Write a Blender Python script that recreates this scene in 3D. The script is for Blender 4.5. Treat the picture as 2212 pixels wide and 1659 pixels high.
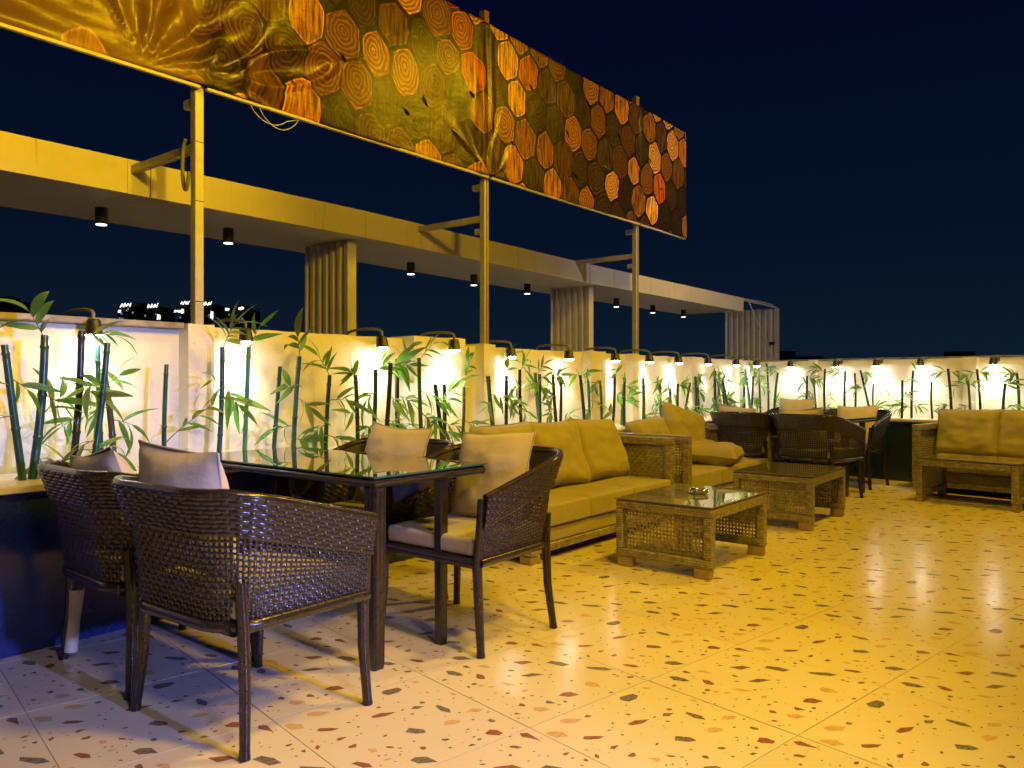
import bpy, bmesh, math, random
from mathutils import Vector, Matrix, noise
R = math.radians
sc = bpy.context.scene
for o in list(bpy.data.objects): bpy.data.objects.remove(o)
col = sc.collection

# ------------------------------------------------------------------ camera
EYE = 1.12
cam_d = bpy.data.cameras.new('camera'); cam = bpy.data.objects.new('camera', cam_d); col.objects.link(cam)
cam.location = (0, 0, EYE); cam.rotation_euler = (R(90), 0, 0)
cam_d.sensor_width = 36; cam_d.lens = 36 * 1690 / 2212; cam_d.shift_y = -7.5 / 2212
cam_d.clip_start = .05; cam_d.clip_end = 5000
sc.camera = cam

# ------------------------------------------------------------------ night sky
world = bpy.data.worlds.new('World'); sc.world = world; world.use_nodes = True
wn = world.node_tree; wn.nodes.clear()
wo = wn.nodes.new('ShaderNodeOutputWorld'); bg = wn.nodes.new('ShaderNodeBackground')
tc = wn.nodes.new('ShaderNodeTexCoord'); sx = wn.nodes.new('ShaderNodeSeparateXYZ'); rp = wn.nodes.new('ShaderNodeValToRGB')
wn.links.new(tc.outputs['Generated'], sx.inputs[0]); wn.links.new(sx.outputs['Z'], rp.inputs[0])
e = rp.color_ramp.elements
e[0].position = 0.0; e[0].color = (.0042, .0118, .0230, 1)
e[1].position = .75; e[1].color = (.0006, .0014, .010, 1)
m_ = rp.color_ramp.elements.new(.18); m_.color = (.0015, .0058, .0180, 1)
m_ = rp.color_ramp.elements.new(.42); m_.color = (.0008, .0024, .0140, 1)
wn.links.new(rp.outputs[0], bg.inputs[0]); bg.inputs[1].default_value = 1.0
wn.links.new(bg.outputs[0], wo.inputs[0])

# ------------------------------------------------------------------ frames: W = side wall (s along it, w across), T = tiles / end wall (u, v)
TW, TT = R(38.7), R(48.8)
ANG_W, ANG_T = R(90) - TW, R(90) - TT
def W(s, w, z=0): return Vector((s*math.sin(TW) + w*math.cos(TW), s*math.cos(TW) - w*math.sin(TW), z))
def T(u, v, z=0): return Vector((u*math.sin(TT) + v*math.cos(TT), u*math.cos(TT) - v*math.sin(TT), z))
def toW(p): return (p.x*math.sin(TW) + p.y*math.cos(TW), p.x*math.cos(TW) - p.y*math.sin(TW))
def toT(p): return (p.x*math.sin(TT) + p.y*math.cos(TT), p.x*math.cos(TT) - p.y*math.sin(TT))

# ------------------------------------------------------------------ terrace floodlights (lamps of the terrace that stand behind and beside the photographer, plus one added spot)
def flood(name, pos, target, power, colr, size, angle=120, blend=.6):
    d = bpy.data.lights.new(name, 'SPOT'); d.energy = power; d.color = colr; d.shadow_soft_size = size
    d.spot_size = R(angle); d.spot_blend = blend
    o = bpy.data.objects.new(name, d); col.objects.link(o); o.location = pos
    o.rotation_euler = (Vector(target) - Vector(pos)).to_track_quat('-Z', 'Y').to_euler()
    return o
YEL = (1.0, .60, .010)
flood('amber_floodlight', W(2.0, .2, 3.45), W(1.9, -3.6, .9), 460, YEL, .22, 112, .5)
flood('amber_floodlight', W(1.2, .8, 3.1), W(1.5, -4.5, 2.58), 980, YEL, .12, 42, .7)  # added narrow spot, only brightens the left beam and banner
flood('amber_floodlight', W(3.7, -.6, 5.0), W(4.3, -2.6, .1), 580, YEL, .22, 130, .6)
flood('amber_floodlight', W(7.6, -.3, 5.2), W(7.4, -2.4, .1), 740, YEL, .22, 130, .6)
flood('violet_floodlight', W(1.6, 4.2, 1.75), W(1.25, -3.2, .50), 2200, (.26, .31, 1.0), .10, 28, .8)
flood('pale_floodlight', W(5.0, 6.0, 4.4), W(10.2, -5.0, 3.3), 1500, (.92, .88, 1.0), .3, 40, .9)
flood('pale_floodlight', W(.3, 1.6, 3.4), W(1.1, -1.35, 0), 260, (1, .84, .84), .3, 62, .9)

vs = sc.view_settings; vs.view_transform = 'Standard'; vs.look = 'None'; vs.exposure = 0; vs.gamma = 1; vs.use_curve_mapping = False
sc.cycles.use_denoising = True
try: sc.cycles.denoiser = 'OPENIMAGEDENOISE'
except Exception: pass
sc.cycles.max_bounces = 5; sc.cycles.caustics_reflective = False; sc.cycles.caustics_refractive = False; sc.cycles.diffuse_bounces = 3; sc.cycles.glossy_bounces = 3; sc.cycles.transmission_bounces = 6
sc.cycles.sample_clamp_indirect = 6; sc.cycles.use_adaptive_sampling = True; sc.cycles.adaptive_threshold = .02

# ------------------------------------------------------------------ materials
def new_mat(name):
    m = bpy.data.materials.new(name); m.use_nodes = True
    return m, m.node_tree.nodes, m.node_tree.links, m.node_tree.nodes['Principled BSDF']
def nd(N, t, **kw):
    n = N.new(t)
    for k, v in kw.items():
        if hasattr(n, k) and not k.startswith('i_'): setattr(n, k, v)
    return n
def ramp(N, L, src, stops):
    r = N.new('ShaderNodeValToRGB'); L.new(src, r.inputs[0]); el = r.color_ramp.elements
    while len(el) < len(stops): el.new(.5)
    for q, (p, c) in zip(el, stops): q.position = p; q.color = (*c, 1) if len(c) == 3 else c
    return r
def mix(N, L, fac, a, b, mode='MIX'):
    m = N.new('ShaderNodeMix'); m.data_type = 'RGBA'; m.blend_type = mode
    for s, v in ((m.inputs[0], fac), (m.inputs[6], a), (m.inputs[7], b)):
        if hasattr(v, 'links'): L.new(v, s)
        elif isinstance(v, (int, float)): s.default_value = v
        else: s.default_value = (*v, 1)
    return m.outputs[2]
def coords(N, L, kind='Object', scale=1.0):
    t = N.new('ShaderNodeTexCoord')
    mp = N.new('ShaderNodeMapping'); L.new(t.outputs[kind], mp.inputs[0])
    mp.inputs['Scale'].default_value = (scale, scale, scale) if isinstance(scale, (int, float)) else scale
    return mp.outputs[0]
def noi(N, L, vec, scale, detail=4, rough=.55):
    n = N.new('ShaderNodeTexNoise'); L.new(vec, n.inputs['Vector']); n.inputs['Scale'].default_value = scale
    n.inputs['Detail'].default_value = detail; n.inputs['Roughness'].default_value = rough
    return n.outputs['Fac']
def bump(N, L, B, h, strength=.3, dist=.01):
    b = N.new('ShaderNodeBump'); b.inputs['Strength'].default_value = strength; b.inputs['Distance'].default_value = dist
    L.new(h, b.inputs['Height']); L.new(b.outputs[0], B.inputs['Normal']); return b
def simple(name, c, rough=.5, metal=0, spec=.5, var=.15, nscale=8, bmp=0, bscale=60, bdist=.004, rv=.1):
    m, N, L, B = new_mat(name)
    v = coords(N, L); n = noi(N, L, v, nscale)
    L.new(ramp(N, L, n, [(.25, tuple(x*(1-var) for x in c)), (.75, tuple(min(1, x*(1+var)) for x in c))]).outputs[0], B.inputs['Base Color'])
    n2 = noi(N, L, v, nscale*2.7)
    mr = N.new('ShaderNodeMapRange'); L.new(n2, mr.inputs[0]); mr.inputs[3].default_value = max(0, rough-rv); mr.inputs[4].default_value = min(1, rough+rv)
    L.new(mr.outputs[0], B.inputs['Roughness'])
    B.inputs['Metallic'].default_value = metal; B.inputs['Specular IOR Level'].default_value = spec
    if bmp: bump(N, L, B, noi(N, L, v, bscale), bmp, bdist)
    return m
def mathn(N, L, op, a, b, c=None):
    m = N.new('ShaderNodeMath'); m.operation = op
    for k, v in enumerate((a, b, c)):
        if v is None: continue
        if hasattr(v, 'links'): L.new(v, m.inputs[k])
        else: m.inputs[k].default_value = v
    return m.outputs[0]
M = {}
def emis(name, c, s):
    m, N, L, B = new_mat(name); B.inputs['Base Color'].default_value = (*c, 1)
    B.inputs['Emission Color'].default_value = (*c, 1); B.inputs['Emission Strength'].default_value = s; return m
M['led'] = emis('led_white', (1, .97, .88), 85)
M['led_warm'] = emis('led_warm', (1, .88, .74), 3.5)
M['neon'] = emis('roof_neon', (1, .92, .78), 2.2)
M['win_lit'] = emis('lit_window', (.75, .92, 1), .28)
M['beacon'] = emis('beacon_red', (1, .1, .05), 1.2)

# wall plaster, uneven painted render with scuffs and pits
def plaster():
    m, N, L, B = new_mat('painted_plaster'); v = coords(N, L)
    a = noi(N, L, v, 2.2, 6); b = noi(N, L, v, 14, 8, .7)
    vs_ = coords(N, L, 'Object', (9, 9, .8)); st = noi(N, L, vs_, 1.6, 5, .6)
    base = ramp(N, L, a, [(.3, (.62, .575, .46)), (.6, (.69, .655, .54)), (.8, (.71, .68, .585))]).outputs[0]
    base = mix(N, L, ramp(N, L, b, [(.66, (0, 0, 0)), (.74, (1, 1, 1))]).outputs[0], base, (.52, .46, .34))
    base = mix(N, L, ramp(N, L, st, [(.62, (0, 0, 0)), (.8, (.55, .55, .55))]).outputs[0], base, (.48, .40, .27))
    L.new(base, B.inputs['Base Color']); B.inputs['Roughness'].default_value = .62
    vo = N.new('ShaderNodeTexVoronoi'); L.new(v, vo.inputs['Vector']); vo.inputs['Scale'].default_value = 9
    pit = ramp(N, L, vo.outputs['Distance'], [(.05, (0, 0, 0)), (.16, (1, 1, 1))]).outputs[0]
    big = noi(N, L, v, 5, 7, .62)
    hh = N.new('ShaderNodeMath'); hh.operation = 'MULTIPLY_ADD'; L.new(pit, hh.inputs[0]); hh.inputs[1].default_value = .25; L.new(big, hh.inputs[2])
    bump(N, L, B, hh.outputs[0], .6, .022)
    return m
M['plaster'] = plaster()
M['coping'] = simple('coping_stone', (.22, .20, .18), .5, var=.4, nscale=14, bmp=.3, bscale=40)
M['ledge'] = simple('cream_ledge_stone', (.52, .46, .36), .32, var=.16, nscale=9)
def granite():
    m, N, L, B = new_mat('black_granite'); v = coords(N, L); a = noi(N, L, v, 120, 2); b = noi(N, L, v, 3, 5)
    c = ramp(N, L, a, [(.45, (.010, .020, .095)), (.62, (.014, .028, .14)), (.72, (.04, .05, .17))]).outputs[0]
    L.new(c, B.inputs['Base Color'])
    L.new(ramp(N, L, b, [(.3, (.16,)*3), (.7, (.34,)*3)]).outputs[0], B.inputs['Roughness']); return m
M['granite'] = granite()
# terrazzo look tile: body and the stone chips
def tile_body():
    m, N, L, B = new_mat('terrazzo_body'); g = N.new('ShaderNodeNewGeometry')
    mp = N.new('ShaderNodeMapping'); L.new(g.outputs['Position'], mp.inputs[0]); v = mp.outputs[0]
    a = noi(N, L, v, 1.3, 5); b = noi(N, L, v, 90, 3)
    c = ramp(N, L, a, [(.3, (.63, .53, .39)), (.7, (.70, .61, .47))]).outputs[0]
    c = mix(N, L, ramp(N, L, b, [(.5, (0,)*3), (.9, (.3,)*3)]).outputs[0], c, (.55, .45, .33))
    d = noi(N, L, v, 2.6, 7, .65)
    c = mix(N, L, ramp(N, L, d, [(.45, (0,)*3), (.9, (.22,)*3)]).outputs[0], c, (.50, .42, .31))
    oi = N.new('ShaderNodeObjectInfo')
    hv = N.new('ShaderNodeHueSaturation'); L.new(c, hv.inputs['Color'])
    mr = N.new('ShaderNodeMapRange'); L.new(oi.outputs['Random'], mr.inputs[0]); mr.inputs[3].default_value = .95; mr.inputs[4].default_value = 1.04
    L.new(mr.outputs[0], hv.inputs['Value']); L.new(hv.outputs[0], B.inputs['Base Color'])
    r = noi(N, L, v, 3.3, 6, .6)
    L.new(ramp(N, L, r, [(.3, (.14,)*3), (.75, (.27,)*3)]).outputs[0], B.inputs['Roughness'])
    bump(N, L, B, noi(N, L, v, 30, 3), .03, .002)
    return m
M['tile'] = tile_body()
def chip(name, c, var, sc_=38):
    m, N, L, B = new_mat(name); v = coords(N, L, 'Object', (1, 2.2, 1)); a = noi(N, L, v, sc_, 5, .7)
    L.new(ramp(N, L, a, [(.3, tuple(x*(1-var) for x in c)), (.7, tuple(x*(1+var) for x in c))]).outputs[0], B.inputs['Base Color'])
    B.inputs['Roughness'].default_value = .24; return m
M['chip_red'] = chip('chip_red_jasper', (.27, .105, .065), .35)
M['chip_dark'] = chip('chip_slate', (.175, .150, .115), .6)
M['chip_ochre'] = chip('chip_ochre', (.56, .38, .19), .2)
M['chip_small'] = chip('chip_grit', (.20, .145, .095), .5)
M['grout'] = simple('grout', (.36, .29, .20), .8, var=.3)
M['slab'] = simple('roof_slab', (.42, .41, .39), .8)
# wicker
def wicker(name, c, rough=.36, bw=.034, rh=.0125, uvbump=True, var=.35):
    m, N, L, B = new_mat(name)
    t = N.new('ShaderNodeTexCoord'); n = noi(N, L, t.outputs['Object'], 26, 3)
    base = ramp(N, L, n, [(.3, tuple(x*(1-var) for x in c)), (.7, tuple(x*(1+var) for x in c))]).outputs[0]
    if uvbump:
        br = N.new('ShaderNodeTexBrick'); L.new(t.outputs['UV'], br.inputs['Vector']); br.inputs['Scale'].default_value = 1
        br.inputs['Brick Width'].default_value = bw; br.inputs['Row Height'].default_value = rh
        br.inputs['Mortar Size'].default_value = rh*.13; br.inputs['Mortar Smooth'].default_value = .9; br.inputs['Bias'].default_value = 0
        br.inputs['Color1'].default_value = (.75, .75, .75, 1); br.inputs['Color2'].default_value = (1.2, 1.2, 1.2, 1); br.inputs['Mortar'].default_value = (.2, .2, .2, 1)
        base = mix(N, L, 1.0, base, br.outputs['Color'], 'MULTIPLY')
        inv = N.new('ShaderNodeMath'); inv.operation = 'SUBTRACT'; inv.inputs[0].default_value = 1; L.new(br.outputs['Fac'], inv.inputs[1])
        bump(N, L, B, inv.outputs[0], 1.0, .006)
    L.new(base, B.inputs['Base Color']); B.inputs['Roughness'].default_value = rough
    B.inputs['Coat Weight'].default_value = .35; B.inputs['Coat Roughness'].default_value = .16
    return m
M['wick_d'] = wicker('brown_wicker_wrap', (.024, .0155, .011), .27)
M['wick_ds'] = wicker('brown_wicker_strand', (.026, .0165, .0115), .30, uvbump=False)
M['wick_in'] = simple('wicker_lining', (.012, .008, .006), .6)
M['wick_t'] = wicker('taupe_wicker_wrap', (.27, .235, .18), .42, .04, .014)
M['wick_ts'] = wicker('taupe_wicker_strand', (.28, .245, .19), .44, uvbump=False)
def fabric(name, c, sheen=.2, rough=.75, var=.1):
    m, N, L, B = new_mat(name); v = coords(N, L); a = noi(N, L, v, 3.5, 5); f = noi(N, L, v, 420, 2)
    L.new(ramp(N, L, a, [(.3, tuple(x*(1-var) for x in c)), (.7, tuple(x*(1+var) for x in c))]).outputs[0], B.inputs['Base Color'])
    B.inputs['Roughness'].default_value = rough; B.inputs['Sheen Weight'].default_value = sheen
    w_ = noi(N, L, v, 16, 4)
    ad = N.new('ShaderNodeMath'); ad.operation = 'MULTIPLY_ADD'; L.new(f, ad.inputs[0]); ad.inputs[1].default_value = .12; L.new(w_, ad.inputs[2])
    bump(N, L, B, ad.outputs[0], .32, .016); return m
M['sofa_fab'] = fabric('sofa_fabric', (.31, .26, .16))
M['seat_fab'] = fabric('seat_fabric', (.36, .33, .29))
M['pillow_fab'] = fabric('pillow_fabric', (.52, .43, .30), .2)
M['piping'] = fabric('piping_fabric', (.30, .25, .15))
def glass_top(name, c, rough=.015, ior=1.62):
    m, N, L, B = new_mat(name); B.inputs['Base Color'].default_value = (*c, 1); B.inputs['Roughness'].default_value = rough
    B.inputs['IOR'].default_value = ior; B.inputs['Coat Weight'].default_value = .6; B.inputs['Coat Roughness'].default_value = .01
    v = coords(N, L); n = noi(N, L, v, 4, 6, .7)
    L.new(ramp(N, L, n, [(.35, (rough,)*3), (.8, (rough+.05,)*3)]).outputs[0], B.inputs['Roughness']); return m
M['glass_d'] = glass_top('dark_backed_glass', (.030, .036, .028))
M['glass_b'] = glass_top('bronze_backed_glass', (.15, .14, .11), .02, 1.6)
M['glass_edge'] = simple('green_glass_edge', (.03, .10, .07), .08)
def clear_glass():
    m, N, L, B = new_mat('clear_glass'); B.inputs['Base Color'].default_value = (.95, .97, .94, 1); B.inputs['Transmission Weight'].default_value = 1
    B.inputs['Roughness'].default_value = .02; B.inputs['IOR'].default_value = 1.5; return m
M['clear'] = clear_glass()
M['wood_foot'] = simple('pale_wood_foot', (.30, .22, .12), .5, var=.25, nscale=20)
M['steel'] = simple('galvanised_steel', (.40, .38, .36), .5, .35, var=.14, nscale=12, bmp=.05)
M['white_steel'] = simple('white_painted_rail', (.40, .37, .40), .4, var=.1)
M['rust'] = simple('rusty_post_wrap', (.22, .10, .04), .55, var=.3, nscale=30)
M['black_metal'] = simple('black_metal', (.016, .016, .017), .42, var=.2)
M['grey_conduit'] = simple('grey_conduit', (.13, .12, .10), .55, var=.25, nscale=30)
M['cable'] = simple('pale_cable', (.42, .40, .34), .5)
def fascia_mat():
    m, N, L, B = new_mat('cream_sheet_metal'); v = coords(N, L); a = noi(N, L, v, 1.4, 5)
    vs_ = coords(N, L, 'Object', (22, 1, 1.1)); st = noi(N, L, vs_, 1.0, 4, .6)
    c = ramp(N, L, a, [(.3, (.56, .50, .40)), (.7, (.64, .58, .48))]).outputs[0]
    c = mix(N, L, ramp(N, L, st, [(.62, (0,)*3), (.70, (.8,)*3)]).outputs[0], c, (.40, .32, .19))
    L.new(c, B.inputs['Base Color']); B.inputs['Roughness'].default_value = .42; return m
M['fascia'] = fascia_mat()
M['soffit'] = simple('grey_soffit_panel', (.56, .54, .53), .36, var=.1, nscale=2.5, bmp=.04, bscale=4, bdist=.02)
M['corr'] = simple('corrugated_sheet', (.52, .49, .46), .42, .1, var=.1, nscale=5)
# bamboo
def cane_mat(name, c, var=.3):
    m, N, L, B = new_mat(name); v = coords(N, L, 'Object', (10, 10, 1.2)); a = noi(N, L, v, 3, 4)
    L.new(ramp(N, L, a, [(.3, tuple(x*(1-var) for x in c)), (.7, tuple(x*(1+var) for x in c))]).outputs[0], B.inputs['Base Color'])
    B.inputs['Roughness'].default_value = .27; return m
M['cane_t'] = cane_mat('teal_cane', (.016, .062, .040)); M['cane_g'] = cane_mat('green_cane', (.030, .088, .040))
M['cane_d'] = cane_mat('dark_cane', (.020, .024, .018)); M['cane_o'] = cane_mat('olive_cane', (.060, .066, .030)); M['cane_l'] = cane_mat('light_green_cane', (.05, .22, .13))
M['cut'] = simple('cane_cut_end', (.30, .30, .20), .7)
def leaf_mat(name, c, tr):
    m, N, L, B = new_mat(name); out = N['Material Output']
    oi = N.new('ShaderNodeObjectInfo'); v = coords(N, L); a = noi(N, L, v, 9, 3)
    cc = ramp(N, L, a, [(.3, tuple(x*.75 for x in c)), (.7, tuple(x*1.25 for x in c))]).outputs[0]
    hv = N.new('ShaderNodeHueSaturation'); L.new(cc, hv.inputs['Color'])
    mr = N.new('ShaderNodeMapRange'); L.new(oi.outputs['Random'], mr.inputs[0]); mr.inputs[3].default_value = .7; mr.inputs[4].default_value = 1.65
    L.new(mr.outputs[0], hv.inputs['Value'])
    L.new(hv.outputs[0], B.inputs['Base Color']); B.inputs['Roughness'].default_value = .45
    t = N.new('ShaderNodeBsdfTranslucent'); t.inputs[0].default_value = (*tr, 1)
    ms = N.new('ShaderNodeMixShader'); ms.inputs[0].default_value = .42
    L.new(B.outputs[0], ms.inputs[1]); L.new(t.outputs[0], ms.inputs[2]); L.new(ms.outputs[0], out.inputs[0]); return m
M['leaf_a'] = leaf_mat('leaf_green', (.075, .165, .032), (.16, .40, .05))
M['leaf_b'] = leaf_mat('leaf_olive', (.115, .150, .042), (.25, .36, .07))
M['leaf_c'] = leaf_mat('leaf_bluish', (.085, .170, .080), (.14, .34, .12))
M['stem'] = simple('leaf_stem', (.12, .085, .03), .6)
M['tower'] = simple('dark_tower', (.012, .013, .018), .8)
M['hill'] = simple('night_ground', (.006, .007, .010), .9)

# printed vinyl banner: sawn log ends (flat print)
def banner_mat():
    m, N, L, B = new_mat('printed_vinyl'); t = N.new('ShaderNodeTexCoord')
    wob = N.new('ShaderNodeTexNoise'); L.new(t.outputs['UV'], wob.inputs['Vector']); wob.inputs['Scale'].default_value = 3.0; wob.inputs['Detail'].default_value = 2
    sub = N.new('ShaderNodeVectorMath'); sub.operation = 'MULTIPLY_ADD'; L.new(wob.outputs['Color'], sub.inputs[0]); sub.inputs[1].default_value = (.10, .10, 0); L.new(t.outputs['UV'], sub.inputs[2])
    def vm(op, x, y=None):
        q = N.new('ShaderNodeVectorMath'); q.operation = op
        for k, v in enumerate((x, y)):
            if v is None: continue
            if hasattr(v, 'links'): L.new(v, q.inputs[k])
            else: q.inputs[k].default_value = v
        return q.outputs['Value'] if op in ('DOT_PRODUCT', 'LENGTH') else q.outputs['Vector']
    an = N.new('ShaderNodeMapping'); L.new(sub.outputs[0], an.inputs[0]); an.inputs['Scale'].default_value = (3.6, 3.1, 0); an.inputs['Rotation'].default_value = (0, 0, R(5)); an.inputs['Location'].default_value = (20, 20, 0)
    p = an.outputs[0]; r2, h2 = (1, 1.732, 1), (.5, .866, 0)
    ga = vm('SUBTRACT', vm('MODULO', p, r2), h2); gb = vm('SUBTRACT', vm('MODULO', vm('SUBTRACT', p, h2), r2), h2)
    ga, gb = vm('MULTIPLY', ga, (1, 1, 0)), vm('MULTIPLY', gb, (1, 1, 0))
    selh = mathn(N, L, 'LESS_THAN', vm('DOT_PRODUCT', gb, gb), vm('DOT_PRODUCT', ga, ga))
    mv = N.new('ShaderNodeMix'); mv.data_type = 'VECTOR'; L.new(selh, mv.inputs[0]); L.new(ga, mv.inputs[4]); L.new(gb, mv.inputs[5]); gv = mv.outputs[1]
    cid = vm('SNAP', vm('ADD', vm('SUBTRACT', p, gv), (.01, .01, 0)), (.1, .1, 1))
    wnz = N.new('ShaderNodeTexWhiteNoise'); wnz.noise_dimensions = '2D'; L.new(cid, wnz.inputs['Vector'])
    sepc = N.new('ShaderNodeSeparateColor'); L.new(wnz.outputs['Color'], sepc.inputs[0])
    ab = vm('ABSOLUTE', gv); sxy = N.new('ShaderNodeSeparateXYZ'); L.new(ab, sxy.inputs[0])
    hexd = mathn(N, L, 'MAXIMUM', sxy.outputs[0], vm('DOT_PRODUCT', ab, (.5, .866, 0)))
    rad_ = vm('LENGTH', vm('ADD', gv, vm('MULTIPLY', vm('SUBTRACT', wnz.outputs['Color'], (.5, .5, .5)), (.3, .3, 0))))
    cl_ = mathn(N, L, 'MULTIPLY_ADD', vm('LENGTH', gv), .30, mathn(N, L, 'MULTIPLY', hexd, .72))
    lim = mathn(N, L, 'MULTIPLY_ADD', sepc.outputs[2], .07, .455)      # each log has its own size
    edd = mathn(N, L, 'SUBTRACT', lim, cl_)
    pal = ramp(N, L, sepc.outputs[0], [(0, (.030, .017, .006)), (.14, (.085, .036, .010)), (.28, (.045, .026, .009)), (.40, (.17, .062, .013)), (.52, (.060, .029, .009)), (.64, (.30, .115, .024)), (.80, (.32, .070, .008)), (.87, (.50, .235, .055))])
    pal.color_ramp.interpolation = 'CONSTANT'
    # growth rings
    n1 = N.new('ShaderNodeTexNoise'); L.new(t.outputs['UV'], n1.inputs['Vector']); n1.inputs['Scale'].default_value = 14; n1.inputs['Detail'].default_value = 4
    k = N.new('ShaderNodeMath'); k.operation = 'MULTIPLY_ADD'; L.new(n1.outputs['Fac'], k.inputs[0]); k.inputs[1].default_value = .17; L.new(rad_, k.inputs[2])
    mu = N.new('ShaderNodeMath'); mu.operation = 'MULTIPLY'; L.new(k.outputs[0], mu.inputs[0]); mu.inputs[1].default_value = 62
    sn = N.new('ShaderNodeMath'); sn.operation = 'SINE'; L.new(mu.outputs[0], sn.inputs[0])
    rings = ramp(N, L, sn.outputs[0], [(.0, (.42,)*3), (.5, (1.1,)*3)]).outputs[0]
    c = mix(N, L, 1.0, pal.outputs[0], rings, 'MULTIPLY')
    # side grain on some logs seen as long streaks
    gm = N.new('ShaderNodeMapping'); L.new(t.outputs['UV'], gm.inputs[0]); gm.inputs['Rotation'].default_value = (0, 0, R(-62)); gm.inputs['Scale'].default_value = (46, 5, 1)
    gr = noi(N, L, gm.outputs[0], 1, 4); grr = ramp(N, L, gr, [(.36, (.22,)*3), (.6, (1.5,)*3)]).outputs[0]
    sidec = mix(N, L, 1.0, pal.outputs[0], grr, 'MULTIPLY')
    sel = N.new('ShaderNodeMath'); sel.operation = 'GREATER_THAN'; L.new(sepc.outputs[1], sel.inputs[0]); sel.inputs[1].default_value = .55
    c = mix(N, L, sel.outputs[0], c, sidec)
    # radial cracks
    ck = N.new('ShaderNodeTexNoise'); L.new(t.outputs['UV'], ck.inputs['Vector']); ck.inputs['Scale'].default_value = 7; ck.inputs['Detail'].default_value = 1
    cr = ramp(N, L, ck.outputs['Fac'], [(.492, (1,)*3), (.5, (.25,)*3), (.508, (1,)*3)]).outputs[0]
    c = mix(N, L, .8, c, cr, 'MULTIPLY')
    # dark gaps with a bark-coloured lip
    bark = ramp(N, L, edd, [(.012, (.5,)*3), (.03, (1.9,)*3), (.06, (.8,)*3), (.16, (1,)*3)]).outputs[0]
    c = mix(N, L, 1.0, c, bark, 'MULTIPLY')
    gap = ramp(N, L, edd, [(.0, (.0,)*3), (.025, (1,)*3)]).outputs[0]
    c = mix(N, L, gap, (.012, .007, .003), c)
    # near panel: sheen washing out the print is painted in as gold-bronze
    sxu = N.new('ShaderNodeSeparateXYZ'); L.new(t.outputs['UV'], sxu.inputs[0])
    sheen_wash = ramp(N, L, mathn(N, L, 'MULTIPLY_ADD', sxu.outputs[0], 1.0, -41.9), [(.30, (.72,)*3), (.46, (0,)*3)]).outputs[0]
    c = mix(N, L, sheen_wash, c, (.15, .085, .022))
    L.new(c, B.inputs['Base Color']); B.inputs['Roughness'].default_value = .33; B.inputs['Specular IOR Level'].default_value = .36
    fine = noi(N, L, t.outputs['UV'], 9, 5); bump(N, L, B, fine, .25, .02)
    return m
M['banner'] = banner_mat()

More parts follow.
